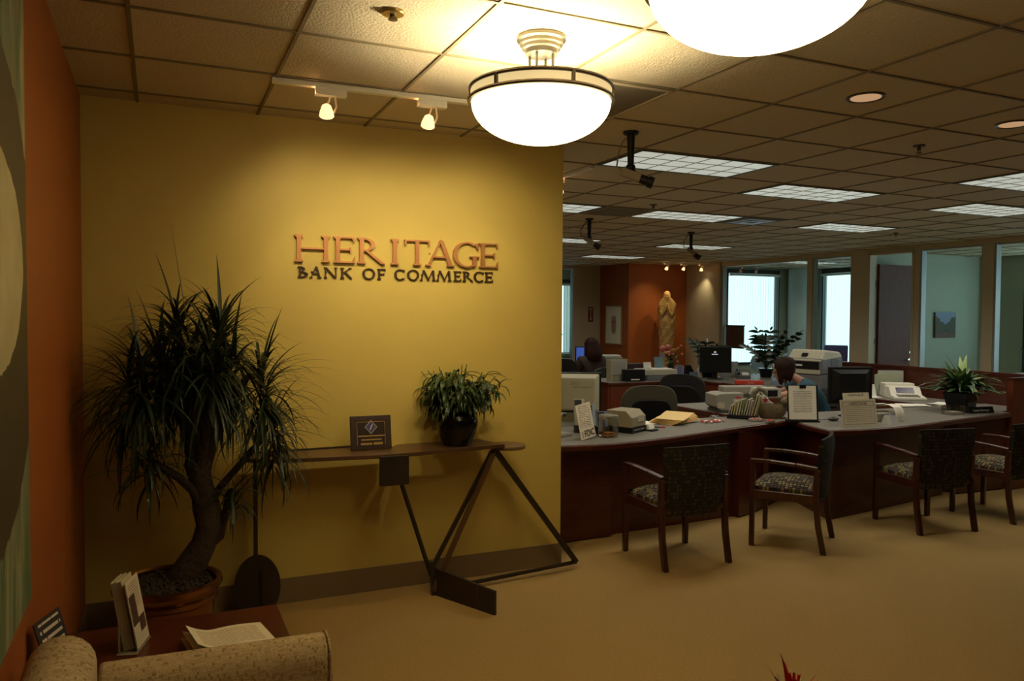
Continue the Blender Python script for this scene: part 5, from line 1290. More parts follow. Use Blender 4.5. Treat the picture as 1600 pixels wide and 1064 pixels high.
t = thing('mouse', 'small dark mouse on the counter between clipboard and sign', 'mouse', (5.47, 5.12, ZC+.005), R(80)); MB().ball((0, 0, .014), (.032, .055, .018), 16, 8).build('mouse_body', mat('mouse_dark', (.05, .045, .04), .35), t, smooth=True); MB().tube([(0, .05, .012), (.02, .10, .004), (.08, .14, .004), (.12, .2, .004)], .002, 6).build('cable', black, t)
t = thing('binder_clip', 'tan binder clip on the counter beside the large framed notice', 'clip', (5.50, 4.87, ZC), R(10)); MB().hexa([(-.02, -.014, 0), (.02, -.014, 0), (.02, .014, 0), (-.02, .014, 0)], [(-.02, -.003, .03), (.02, -.003, .03), (.02, .003, .03), (-.02, .003, .03)]).build('clip_body', mat('clip_tan', (.30, .24, .16), .4), t); MB().tube([(0, 0, .03), (.012, 0, .05), (0, 0, .06), (-.012, 0, .05), (0, 0, .03)], .002, 6).build('clip_wire', chrome, t)
t = thing('notice_board', 'large cream framed notice with printed rows at the edge of the right hand counter', 'notice', (5.42, 4.78, ZC), R(-6))
q = Matrix.Rotation(R(-10), 4, 'X'); W2 = .186
MB().box(-W2, W2, .0, .004, 0, .228, q).build('card', mat('notice_cream', (.80, .73, .54), .6), t)
b = MB()
for x0, x1, z0, z1 in ((-W2+.022, W2-.022, .208, .2105), (-W2+.022, W2-.022, .018, .0205), (-W2+.022, -W2+.0245, .018, .2105), (W2-.0245, W2-.022, .018, .2105), (-W2+.03, W2-.03, .172, .1742)): b.box(x0, x1, -.0008, .0002, z0, z1, q)
b.build('printed_border', mat('notice_ink', (.16, .13, .09), .7), t)
MB().box(-W2+.035, W2-.035, -.0006, .0002, .035, .164, q).build('printed_rows', paper('notice_rows', (.80, .73, .54), (.48, .42, .30), 8, (.02, .98), (.05, .98), .36, words=34), t)
tx = text('notice_heading', 'HERITAGE', .034, mat('notice_ink', (.16, .13, .09), .7), t, (0, 0, 0), (0, 0, 0), .0004); tx.matrix_local = q @ Matrix.Translation((0, -.0006, .191)) @ Matrix.Rotation(PI/2, 4, 'X') @ Matrix.Diagonal((1.2, 1, 1, 1))
MB().box(-.12, .12, .004, .085, 0, .003).build('stand', ivory, t)
t = thing('notice_card', 'smaller cream notice standing behind the large framed notice', 'notice', (5.57, 4.93, ZC), R(-6)); MB().box(-.14, .14, 0, .004, .0, .265, q).build('card', mat('notice_cream', (.80, .73, .54), .6), t)
tx = text('card_heading', 'HERITAGE', .030, mat('notice_ink', (.16, .13, .09), .7), t, (0, 0, 0), (0, 0, 0), .0004); tx.matrix_local = q @ Matrix.Translation((0, -.0006, .245)) @ Matrix.Rotation(PI/2, 4, 'X') @ Matrix.Diagonal((1.2, 1, 1, 1)); MB().box(-.1, .1, .004, .07, 0, .003).build('stand', ivory, t)
t = thing('card_box', 'small white and violet card box beside the large framed notice', 'box', (5.80, 4.80, ZC), R(12)); MB().hexa([(-.07, -.045, 0), (.07, -.045, 0), (.07, .045, 0), (-.07, .045, 0)], [(-.05, -.02, .072), (.055, -.02, .072), (.055, .03, .072), (-.05, .03, .072)]).build('box', mat('box_white', (.55, .53, .50), .6), t)
MB().hexa([(-.035, .0, .055), (.06, .0, .055), (.06, .03, .055), (-.035, .03, .055)], [(-.04, -.018, .0735), (.055, -.018, .0735), (.055, .03, .0735), (-.04, .03, .0735)]).build('box_top', mat('box_violet', (.13, .10, .17), .6), t)
t = thing('desk_calculator', 'desk calculator with a curl of white paper falling over it', 'calculator', (5.93, 4.98, ZC), R(-8))
MB().box(-.13, .13, -.09, .12, 0, .075).build('housing', mat('calculator_beige', (.24, .22, .16), .5), t, bevel=.01)
b = MB(); pts = []
for k in range(16): a = PI*k/15; pts.append((.07+.0, -.02-.075*math.cos(PI-a)*-1, .085+.075*math.sin(a)))
vs = []; fs = []
prof = [(.12, .115), (.08, .135), (.03, .142), (-.03, .140), (-.08, .125), (-.105, .09), (-.112, .045), (-.11, .002)]
for (y, z) in prof: vs += [(.03, y, z), (.125, y, z), (.03, y-.001, z-.0015), (.125, y-.001, z-.0015)]
for i in range(len(prof)-1): a = 4*i; fs += [(a, a+1, a+5, a+4), (a+2, a+6, a+7, a+3), (a, a+4, a+6, a+2), (a+1, a+3, a+7, a+5)]
b.add(vs, fs); b.build('paper_strip', paper('roll_paper', (.85, .80, .68), (.42, .38, .32), 30, (.2, .8), (.02, .9), .5), t, smooth=True)
b = MB(); vs = []; fs = []
prof = [(.13, .10), (.09, .140), (.04, .150), (.0, .148)]
for (y, z) in prof: vs += [(-.13, y, z), (.03, y, z), (-.13, y, z-.002), (.03, y, z-.002)]
for i in range(len(prof)-1): a = 4*i; fs += [(a, a+1, a+5, a+4), (a+2, a+6, a+7, a+3), (a, a+4, a+6, a+2), (a+1, a+3, a+7, a+5)]
b.add(vs, fs); b.build('paper_sheet', mat('roll_paper_plain', (.75, .71, .56), .7), t, smooth=True)
# loose papers
rn = random.Random(12)
for k, (u, v, lb, wd) in enumerate(((1425, 634, 'the loose pile left of the glass box', .15), (1476, 632, 'the fanned pile touching the glass box', .13))):
    p = on(u, v)
    for i in range(4): tag(MB().box(-wd, wd, -.10, .10, .003*i, .003*i+.0025, Matrix.Rotation(R(rn.uniform(-22, 22)), 4, 'Z')).build('paper_sheet', whitepaper if i != 1 else mat('sheet_tint', (.42, .46, .36), .8), loc=p, rot=(0, 0, R(-20+30*k))), ('greenish sheet in ' if i == 1 else 'topmost white sheet of ' if i == 3 else 'white sheet in ')+lb, 'paper', 'loose papers on the right hand counter')
t = thing('glass_box', 'small clear glass box of cards in front of the leafy counter plant', 'box', (6.92, 5.03, ZC), R(-8))
loft(MB(), [sq(.075, 0, 24, .35), sq(.085, .085, 24, .35)], False).build('glass_sides', jarglass, t); tag(MB().box(-.06, .06, -.05, .05, .004, .03).build('card_stack', mat('cards_mixed', (.36, .30, .24), .7, var=.5, vscale=30), loc=(6.92, 5.03, ZC), rot=(0, 0, R(-8))), 'stack of mixed cards inside the clear glass box', 'cards')
pc = Vector((7.27, 5.20, ZC)); t = thing('potted_peace_lily', 'leafy green plant with pale blooms in a black square pot on the right hand counter', 'plant', pc, R(10))
MB().hexa([(-.09, -.09, 0), (.09, -.09, 0), (.09, .09, 0), (-.09, .09, 0)], [(-.125, -.125, .19), (.125, -.125, .19), (.125, .125, .19), (-.125, .125, .19)]).build('pot', blackgloss, t, bevel=.01); MB().box(-.11, .11, -.11, .11, .185, .194).build('soil', soil, t)
f = MB(); rn = random.Random(21)
for k in range(120):
    a = rn.uniform(0, 6.3); el = rn.uniform(.35, 1.5); blade(f, (rn.uniform(-.06, .06), rn.uniform(-.06, .06), .19), a, el, rn.uniform(.30, .47)*(1-.22*(el > 1)), rn.uniform(.06, .09), rn.uniform(.7, 2.4), 9, rn, .12)
for v in f.v:
    if v.z < .205: v.z = .205+.01*rn.random()
f.build('foliage', lilyleaf, t)
f = MB()
for (a, el, L, dr) in ((130, 1.4, .40, .5), (30, 1.25, .43, .7), (250, 1.0, .34, 1.6), (300, .8, .34, 1.9), (190, 1.2, .36, 1.0), (330, 1.0, .38, 1.5), (15, 1.3, .42, .6), (235, .7, .36, 2.0), (285, 1.2, .34, 1.2), (215, 1.3, .33, .9)):
    for q_ in range(1): blade(f, (0, 0, .20), R(a), el, L, .072, dr, 9, rn, .15)
f.build('pale_blooms', leaflight, t)
t = thing('name_plate', 'black name plate with white lettering in front of the leafy counter plant', 'name plate', (7.29, 5.02, ZC), R(-6))
MB().prism([(-.03, 0), (.03, 0), (.012, .058), (-.012, .058)], -.155, .155, Matrix(((0, 0, 1, 0), (1, 0, 0, 0), (0, 1, 0, 0), (0, 0, 0, 1)))).build('plate', black, t)
tx = text('plate_lettering', 'Leona Stroeger', .034, mat('plate_white', (.60, .58, .52), .5), t, (0, 0, 0), (0, 0, 0), .0004, 'CENTER', 1, .0004); tx.matrix_local = Matrix.Translation((0, -.0222, .028)) @ Matrix.Rotation(PI/2-R(17), 4, 'X')
MB().box(-.14, .10, -.022, .022, -.0001, .004).build('plate_base', mat('plate_base_grey', (.1, .1, .1), .4), t)
t = thing('tape_dispenser', 'small cream tape dispenser between the leafy plant and the end panel', 'dispenser', (7.55, 5.30, ZC), R(20)); MB().prism([(-.06, 0), (.06, 0), (.055, .05), (.02, .10), (-.03, .10), (-.06, .04)], -.03, .03, Matrix.Rotation(PI/2, 4, 'X')).build('housing', mat('dispenser_cream', (.42, .38, .30), .5), t, bevel=.006); MB().lathe([(.012, -.0315), (.014, .0315)], (-.0, 0, .055), 16, M=Matrix.Rotation(PI/2, 4, 'X')).build('spool', black, t)
# adding machine / fax with display on the return desk
t = thing('desk_fax_machine', 'white fax machine with a dark display on the return desk by the wooden partition', 'fax machine', (7.76, 6.24, ZC), R(-32))
MB().prism([(-.20, 0), (-.20, .03), (-.06, .05), (.02, .135), (.16, .135), (.18, .0)], -.17, .17, Matrix(((0, 0, 1, 0), (1, 0, 0, 0), (0, 1, 0, 0), (0, 0, 0, 1)))).build('housing', mat('fax_white', (.80, .76, .64), .45), t, bevel=.008)
q = Matrix.Translation((0, -.02, .094)) @ Matrix.Rotation(R(46.7), 4, 'X'); MB().box(-.10, .09, -.035, .04, .001, .004, q).build('display', mat('violet_display', (.035, .025, .08), .2), t)
q = Matrix.Translation((0, -.125, .0425)) @ Matrix.Rotation(R(8), 4, 'X'); k_ = MB()
for i in range(7):
    for j in range(4): k_.box(-.12+.034*i, -.095+.034*i, -.05+.026*j, -.032+.026*j, 0, .006, q)
k_.build('keys', mat('fax_keys', (.22, .20, .16), .5), t)
MB().box(-.16, .17, .17, .34, 0, .16).build('paper_tray', mat('fax_white', (.80, .76, .64), .45), t, bevel=.01); MB().tube([(.17, -.1, .02), (.2, -.06, .08), (.2, .0, .08)], .004, 6).build('cord', black, t)
t = thing('folded_stand', 'small white folded stand left of the white fax machine', 'stand', (7.56, 6.52, ZC), R(-10)); MB().box(-.07, .07, -.004, .004, 0, .15, Matrix.Rotation(R(-18), 4, 'X')).build('front_panel', white, t); MB().box(-.07, .07, -.1, .06, 0, .004).build('foot', white, t)
t = thing('file_holder', 'pale green file holder with a curved cut standing behind the fax machine', 'file holder', (7.94, 6.62, ZC), R(-30))
MB().prism([(-.15, 0), (-.15, .24), (-.02, .27), (.13, .25), (.15, 0), (.11, 0), (.10, .12), (.0, .15), (-.10, .12), (-.11, 0)], -.012, .012, Matrix.Rotation(PI/2, 4, 'X')).build('front_sheet', mat('pale_green_plastic', (.42, .46, .33), .5), t); MB().box(-.10, .19, .03, .045, 0, .29).build('rear_sheet', mat('pale_file', (.50, .54, .46), .5), t)
MB().box(-.15, .19, -.012, .045, -.0, .006).build('base', mat('pale_file', (.50, .54, .46), .5), t)
# big laser printer on a stand behind the woman
t = thing('filing_cabinet', 'dark filing cabinet under the large laser printer', 'cabinet', (7.36, 7.20, 0), R(0)); MB().box(-.30, .30, -.32, .32, 0, .82).build('carcass', mat('cabinet_dark', (.06, .05, .045), .5), t)
for z in (.03, .42):
    dr = MB().box(-.28, .28, -.335, -.32, z, z+.37).build('drawer', mat('cabinet_dark', (.06, .05, .045), .5), t); MB().box(-.06, .06, -.345, -.335, z+.28, z+.30).build('handle', chrome, dr)
t = thing('laser_printer', 'large grey and beige laser printer behind the woman in the teal top', 'printer', (7.36, 7.20, .82), R(-78))
MB().box(-.24, .24, -.22, .24, 0, .17).build('lower_tray', greyplas, t, bevel=.01); MB().box(-.24, .24, -.222, .23, .172, .37).build('housing', greyplas, t, bevel=.02)
MB().hexa([(-.24, -.24, .33), (.24, -.24, .33), (.24, .23, .37), (-.24, .23, .37)], [(-.225, -.13, .47), (.225, -.13, .47), (.22, .2, .44), (-.22, .2, .44)]).build('top_cover', mat('printer_beige', (.50, .47, .36), .5), t, bevel=.02)
MB().box(-.20, .20, -.228, -.222, .235, .325).build('output_slot', black, t); MB().box(-.15, -.02, -.232, -.228, .27, .29).build('label_plate', white, t); MB().box(-.22, .22, -.232, -.22, .18, .23).build('paper_tray', mat('printer_beige', (.50, .47, .36), .5), t)
q = Matrix.Translation((0, -.19, .40)) @ Matrix.Rotation(R(52), 4, 'X'); MB().box(-.05, .03, -.02, .03, .004, .008, q).build('display', black, t); MB().box(.241, .245, -.03, .12, .22, .36).build('side_vent', mat('vent_grey', (.14, .14, .15), .6), t)
# ------------------------------------------------------------------ check printer on the return between the counters
t = thing('receipt_printer', 'grey check printer with paper notes stuck on it, on the return desk', 'printer', (5.10, 6.02, ZC), R(-18))
gp = mat('printer_grey', (.30, .28, .23), .5)
MB().prism([(-.22, .06), (-.22, .17), (-.16, .185), (.06, .19), (.06, .03), (-.14, .0)], -.16, .12, Matrix.Rotation(PI/2, 4, 'X') @ Matrix.Translation((0, 0, 0))).build('left_housing', gp, t, bevel=.008)
MB().box(-.09, .36, .02, .16, .16, .24).build('bridge', gp, t, bevel=.01); MB().box(-.09, .03, .02, .16, 0, .16).build('left_leg', gp, t); MB().box(.18, .25, -.06, .16, 0, .16).build('right_leg', mat('printer_light', (.42, .39, .32), .5), t)
MB().prism([(.16, .165), (.19, .235), (.42, .235), (.44, .21), (.44, .14), (.25, .14)], -.02, .12, Matrix.Rotation(PI/2, 4, 'X')).build('right_head', mat('printer_light', (.42, .39, .32), .5), t, bevel=.006); MB().box(.30, .40, -.1235, -.12, .155, .215).build('opening', black, t)
for (x0, x1, z0, z1, c) in ((-.20, -.13, .045, .10, (.50, .45, .34)), (-.04, .02, .085, .135, (.55, .53, .46)), (-.02, .03, .13, .155, (.50, .06, .06)), (-.045, -.005, .055, .085, (.50, .48, .38))): MB().box(x0, x1, -.1225, -.12, z0, z1).build('note', mat('note_%d' % int(c[0]*100+c[1]*10), c, .7), t)
MB().box(-.2, .03, -.12, .14, 0, .028).build('base', mat('printer_base', (.05, .045, .04), .5), t); MB().box(.03, .18, -.04, .02, 0, .008).build('paper_slip', whitepaper, t)
# ------------------------------------------------------------------ beige tube monitor and a plant by the wall end
t = thing('tube_monitor', 'old beige tube monitor seen from behind at the end of the yellow wall', 'monitor', (3.41, 6.08, ZC), R(150))
MB().box(-.14, .14, -.12, .12, 0, .03).build('stand_foot', ivory, t)
cr = MB(); cr.box(-.205, .205, -.20, -.09, .045, .405); cr.build('bezel', black, t)
cr = MB(); cr.hexa([(-.19, -.09, .055), (.19, -.09, .055), (.19, -.09, .398), (-.19, -.09, .398)], [(-.15, .20, .10), (.15, .20, .10), (.15, .20, .385), (-.15, .20, .385)]); cr.build('tube_housing', ivory, t, bevel=.012)
MB().box(-.10, .10, -.05, .10, .03, .07).build('stand_neck', ivory, t)
text('back_lettering', 'DELL', .035, mat('grey_lettering', (.22, .22, .22), .4), t, (0.02, .198, .335), (PI/2, 0, PI), .003)
v_ = MB()
for k in range(18): v_.box(-.12+.009*k, -.116+.009*k, .196, .200, .295, .31)
v_.build('vents', mat('vent_dark', (.12, .10, .06), .6), t)
MB().box(-.18, .18, -.2025, -.2, .08, .37).build('screen', mat('dark_screen', (.008, .008, .010), .15), t)
t = thing('potted_plant', 'small green plant hanging beside the edge of the yellow wall on the counter', 'plant', (2.62, 5.45, ZC)); MB().lathe([(.045, 0), (.065, .10), (.06, .10), (.0001, .09)], n=24).build('pot', blackgloss, t, smooth=True)
f = MB(); rn = random.Random(31)
for k in range(60): blade(f, (rn.uniform(-.03, .03), rn.uniform(-.03, .03), .10+.14*rn.random()), rn.uniform(0, 6.3), rn.uniform(-.2, 1.2), rn.uniform(.10, .18), .026, rn.uniform(1, 2), 6, rn)
for v in f.v:
    if v.z < .105: v.z = .105
clear_wall(f, None, XR+.01-2.62)
f.build('foliage', leafgreen, t)
t = thing('keyboard', 'pale keyboard standing on the counter behind the white leaning sign', 'keyboard', (2.76, 5.25, ZC), R(25)); MB().box(-.11, .11, -.07, .07, 0, .02).build('keyboard_body', mat('keyboard_grey', (.30, .28, .22), .5), t, bevel=.004); k_ = MB()
for i in range(11):
    for j in range(5): k_.box(-.103+.019*i, -.088+.019*i, -.062+.025*j, -.042+.025*j, .0205, .027)
k_.build('keys', mat('key_grey', (.42, .40, .33), .5), t); MB().tube([(.11, .0, .012), (.16, -.02, .006), (.19, .05, .006), (.16, .14, .006)], .0035, 6).build('cable', black, t)

# ------------------------------------------------------------------ back row desks
t = thing('document_holder', 'upright white document holder with papers on the back row desk', 'document holder', (5.98, 9.50, ZC), R(-8)); MB().box(-.14, -.115, -.06, .1, 0, .30).build('side', ivory, t); MB().box(-.112, .15, .02, .035, 0, .31).build('board', ivory, t); MB().box(-.10, .14, .008, .018, .08, .295).build('papers', paper('holder_paper', (.48, .46, .40), (.25, .24, .2), 16, (.1, .9), (.1, .85)), t)
t = thing('black_box', 'black desk box standing in front of the white document holder', 'box', (6.13, 9.36, ZC), R(-8)); MB().box(-.15, .17, -.06, .05, 0, .17).build('box', black, t, bevel=.01); MB().box(-.05, .08, -.064, -.06, .02, .035).build('label_strip', whitepaper, t)
t = thing('desk_printer', 'beige flat printer on the back row desk before the orange wall', 'printer', (6.64, 9.52, ZC), R(-8)); MB().box(-.22, .24, -.16, .16, 0, .07).build('lower_tray', greyplas, t, bevel=.008); MB().box(-.28, .26, -.17, .17, .072, .155).build('housing', mat('printer_beige', (.50, .47, .36), .5), t, bevel=.012); MB().box(.08, .16, -.174, -.17, .015, .06).build('tray_label', lightgrey, t); MB().box(-.10, .2, -.12, .10, .155, .165).build('top_sheet', whitepaper, t)
t = thing('brochure_holder', 'pale blue brochure on top of the beige flat printer', 'brochure', (6.72, 9.56, ZC+.165), R(-8)); MB().box(-.07, .07, -.004, .004, 0, .16, Matrix.Rotation(R(-10), 4, 'X')).build('brochure', mat('teal_brochure', (.16, .27, .30), .5), t); MB().box(.03, .10, .03, .04, 0, .21, Matrix.Rotation(R(-6), 4, 'X')).build('rear_brochure', mat('violet_brochure', (.22, .20, .32), .5), t)
t = thing('paper_note', 'small white card standing on the beige flat printer', 'card', (6.50, 9.53, ZC+.165), R(-8)); MB().box(-.06, .06, -.002, .002, 0, .09, Matrix.Rotation(R(-14), 4, 'X')).build('card', whitepaper, t); MB().box(-.06, .06, 0, .03, 0, .002).build('card_foot', whitepaper, t)
t = thing('desk_organizer', 'dark red black desk organizer behind the beige flat printer', 'organizer', (6.48, 9.86, ZC), R(-8)); MB().box(-.12, .12, -.06, .06, 0, .22).build('organizer', mat('organizer_dark', (.03, .012, .012), .5), t, bevel=.008)
t = thing('brochure_rack', 'violet grey brochure rack right of the beige flat printer', 'brochures', (6.975, 9.42, ZC), R(-8)); MB().box(-.05, .05, -.03, .03, 0, .20).build('rack', mat('rack_grey', (.22, .22, .30), .4), t); MB().box(-.035, .035, -.034, -.03, .03, .19).build('front_leaflet', mat('rack_leaflet', (.16, .17, .32), .5), t); MB().box(.055, .06, -.03, .05, 0, .2).build('side', lightgrey, t)
t = thing('flower_vase', 'vase of pink and orange flowers before the carved statue', 'flowers', (7.04, 9.72, ZC), R(0)); MB().lathe([(.035, 0), (.05, .06), (.04, .15), (.05, .19), (.045, .19), (.0001, .12)], n=24).build('vase', mat('vase_dark', (.02, .03, .03), .2), t, smooth=True)
st = MB(); f = MB(); p1 = MB(); p2 = MB(); rn = random.Random(13)
for k in range(15):
    a = rn.uniform(0, 6.3); L = rn.uniform(.0, .17); tip = Vector((L*math.cos(a)+.02, L*math.sin(a), rn.uniform(.30, .46))); st.tube([(0, 0, .15), (tip.x*.4, tip.y*.4, .26), tip], .003, 5)
    for j in range(3): blade(f, (tip.x*.5, tip.y*.5, .20+.06*j), rn.uniform(0, 6.3), rn.uniform(0, 1), .12, .035, 1.2, 5, rn)
    (p2 if k > 2 else p1).ball(tip+Vector((-.08 if k < 3 else .02, 0, .02)), .022 if k > 2 else .048, 10, 6)
st.build('stems', leafgreen, t); f.build('foliage', leafgreen, t); p1.build('pink_blooms', mat('pink_petal', (.55, .14, .12), .6, var=.5, vscale=40, bump=1, bscale=50), t, smooth=True); p2.build('orange_blooms', mat('orange_petal', (.50, .20, .05), .6), t, smooth=True)
scr = mat('monitor_black_screen', (.010, .012, .010), .25)
t = flat_monitor('dark monitor with a small coloured logo on the back row desk', (7.48, 9.22, ZC), R(-28), .46, .38, screen=scr, base=.10)
lg = MB()
for (x, z, c) in ((-.03, .40, 0), (-.012, .402, 1), (-.03, .385, 2), (-.012, .387, 3)): lg.cur = c; lg.box(x, x+.015, -.025, -.0236, z, z+.013)
lg.build('screen_logo', [emis('logo_red', (.9, .3, .1), .5), emis('logo_green', (.3, .7, .2), .5), emis('logo_blue', (.2, .35, .9), .5), emis('logo_yellow', (.9, .75, .2), .5)], t)
lg = MB(); lg.box(-.06, .03, -.025, -.0236, .362, .376); lg.build('screen_caption', emis('caption_white', (.55, .6, .9), .45), t)
t = thing('headset_base', 'slim black telephone headset base with bright edges right of the flowers', 'stand', (7.30, 9.58, ZC), R(-10)); MB().hexa([(-.10, -.04, 0), (.10, -.04, 0), (.10, .06, 0), (-.10, .06, 0)], [(-.07, -.01, .19), (.0, -.01, .19), (.0, .03, .19), (-.07, .03, .19)]).build('body', black, t); MB().box(-.10, .07, .0, .01, .02, .09, Matrix.Translation((.06, -.06, 0))).build('panel', bluegrey, t)
MB().box(.10, .135, -.07, -.06, .0, .13, Matrix.Rotation(R(-10), 4, 'Y')).build('bright_edge', mat('bright_edge', (.75, .8, .85), .3), t)
t = thing('desk_phone', 'grey desk telephone beyond the red package', 'telephone', (8.0, 9.22, ZC), R(-35)); MB().prism([(-.11, 0), (.11, 0), (.11, .10), (.09, .12), (-.11, .04)], -.10, .10, Matrix.Rotation(PI/2, 4, 'Z') @ Matrix.Rotation(PI/2, 4, 'X')).build('phone_base', mat('phone_grey', (.10, .10, .10), .4), t); MB().tube([(-.075, -.09, .07), (-.075, -.06, .10), (-.075, .06, .13), (-.075, .09, .12)], [.022, .014, .014, .022], 10).build('handset', black, t, smooth=True); MB().box(-.02, .08, -.06, .04, .075, .082, Matrix.Rotation(R(20), 4, 'X')).build('keypad', lightgrey, t)
t = thing('white_panel_box', 'plain pale square box left of the desk telephone', 'box', (7.97, 9.50, ZC), R(-30)); MB().box(-.13, .13, -.03, .03, 0, .24).build('box', mat('pale_box', (.44, .43, .40), .6), t, bevel=.004)
t = thing('red_package', 'bright red printed package on the near corner of the back row desk', 'package', (7.36, 8.36, ZC), R(-36)); MB().box(-.19, .19, -.06, .06, 0, .055).build('package', redplas, t, bevel=.008); MB().box(-.03, .06, -.0615, -.06, .018, .032).build('printed_label', mat('package_print', (.62, .30, .22), .5), t)
t = thing('blue_grey_tray', 'wide blue grey document tray beside the red package', 'tray', (7.86, 8.14, ZC), R(-45)); MB().box(-.22, .22, -.13, .13, 0, .06).build('tray', bluegrey, t, bevel=.004)
t = thing('black_case', 'black desk case left of the face of the woman in teal', 'case', (7.60, 7.80, ZC), R(-45)); MB().box(-.10, .10, -.08, .08, 0, .13).build('case', black, t, bevel=.006); MB().box(-.10, .10, -.082, -.08, .115, .122).build('case_edge', lightgrey, t)
def zz_plant(label, loc, n_, Lr, seed, h=.24, az_c=None):
    t = thing('potted_leafy_plant', label, 'plant', loc); MB().lathe([(.08, 0), (.11, h), (.10, h), (.0001, h-.02)], n=24).build('pot', blackgloss, t, smooth=True)
    f = MB(); s = MB(); rn = random.Random(seed)
    for k in range(n_):
        a = rn.uniform(0, 6.3) if az_c is None else R(az_c[k % len(az_c)])+rn.uniform(-.2, .2); L = rn.uniform(*Lr); tilt_ = rn.uniform(.25, .85); pts = []
        for i in range(7): g = i/6; pts.append(Vector((math.cos(a)*L*math.sin(tilt_)*g**1.2, math.sin(a)*L*math.sin(tilt_)*g**1.2, h-.02+L*math.cos(tilt_*g)*g)))
        s.tube(pts, [.008, .007, .006, .005, .004, .003, .002], 6)
        for i in range(3, 14, 2):
            g = i/14; p = pts[min(int(g*6), 5)].lerp(pts[min(int(g*6), 5)+1], g*6-int(g*6))
            for sg in (-1, 1): blade(f, p, a+sg*1.2, .35, .155, .066, .6, 5, rn, .1, .04, sg*.95)
        blade(f, pts[-1], a, .8, .10, .04, .4, 5, rn, .1)
    s.build('stems', leafgreen, t); f.build('foliage', mat('dark_green_leaf', (.018, .040, .020), .4), t)  # foliage in a dark green, deeper than the stems
zz_plant('dark leafy plant with arching stems in front of the blind covered window', (8.46, 9.24, ZC-.0), 13, (.50, .80), 4, .14)
zz_plant('leafy plant with thin stems right behind the dark monitor', (7.64, 9.60, ZC), 8, (.42, .58), 9, .12)
# far desk
t = flat_monitor('small monitor with a blue screen left of the woman in the brown jacket', (6.66, 11.66, ZC), R(-28), .32, .27, screen=emis('blue_screen', (.07, .16, .62), .5, (.02, .02, .03)), base=.13)
t = thing('desk_printer', 'grey green printer right of the woman in the brown jacket', 'printer', (7.10, 11.62, ZC), R(-20)); MB().box(-.22, .22, -.18, .18, 0, .22).build('housing', mat('grey_green_plastic', (.20, .21, .17), .5), t, bevel=.012); MB().box(-.2, .2, -.15, .15, .222, .25).build('top_cover', lightgrey, t, bevel=.006)
tag(MB().lathe([(.04, 0), (.05, .10), (.045, .10), (.0001, .08)], (0, 0, 0), 20).build('desk_pot', white, smooth=True, loc=(6.30, 11.50, ZC)), 'taller white desk pot left of the woman in the brown jacket', 'pot'); tag(MB().lathe([(.04, 0), (.045, .08), (.04, .08), (.0001, .07)], (0, 0, 0), 20).build('desk_pot', white, smooth=True, loc=(6.43, 11.50, ZC)), 'shorter white desk pot left of the woman in the brown jacket', 'pot')
zz_plant('leafy plant on the sill of the far window past the yellow wall edge', (8.25, 16.2, .80), 7, (.35, .55), 17, .18)
MBs = thing('window_shelf', 'low shelf that carries the plant behind the far window', 'shelf', (8.0, 16.2, 0)); MB().box(-1.0, 1.0, -.2, .2, .76, .80).build('shelf_board', office_paint, MBs); MB().box(-.95, .95, -.02, .02, 0, .76).build('support', office_paint, MBs)

# ------------------------------------------------------------------ art and signs
t = thing('framed_artwork', 'wooden framed white mat with a small tan shield drawing on the orange corner', 'picture', (XO, 14.64, 1.49), -PI/2)
W3, H3 = .345, .43
f = MB()
for b4 in ((-W3, W3, H3-.025, H3), (-W3, W3, -H3, -H3+.025), (-W3, -W3+.025, -H3+.025, H3-.025), (W3-.025, W3, -H3+.025, H3-.025)): f.box(b4[0], b4[1], -.035, -.002, b4[2], b4[3])
f.build('frame', mat('light_wood_frame', (.34, .20, .07), .4), t); MB().box(-W3+.025, W3-.025, -.015, -.002, -H3+.025, H3-.025).build('mat_board', mat('mat_white', (.85, .82, .72), .7), t)
g = MB(); g.prism([(-.10, .15), (-.06, .20), (.06, .20), (.10, .15), (.10, -.10), (.05, -.20), (-.05, -.20), (-.10, -.10)], .0151, .0165, Matrix.Rotation(PI/2, 4, 'X')); g.build('drawing', mat('drawing_tan', (.42, .33, .22), .7), t)
g = MB(); g.box(-.07, .07, -.0175, -.0165, .05, .09); g.box(-.012, .02, -.0175, -.0165, -.14, .05); g.build('drawing_mark', mat('drawing_red', (.38, .12, .06), .7), t)
t = thing('fire_extinguisher_sign', 'vertical red and white fire sign with a down arrow on the beige wall', 'sign', (8.855, YF, 1.72), 0)
MB().box(-.065, .065, -.006, 0, -.17, .17).build('sign_plate', mat('sign_red', (.16, .015, .02), .5), t); g = MB(); g.box(-.04, .04, -.0075, -.006, .10, .145); g.box(-.012, .012, -.0075, -.006, -.10, .085)
g.prism([(-.035, -.09), (.035, -.09), (0, -.15)], .006, .0075, Matrix.Rotation(PI/2, 4, 'X')); g.build('sign_marks', mat('sign_white', (.55, .45, .42), .6), t)
text('sign_lettering', 'FIRE', .036, mat('sign_red', (.16, .015, .02), .5), t, (0, -.0078, .1225), UPR, .0003)
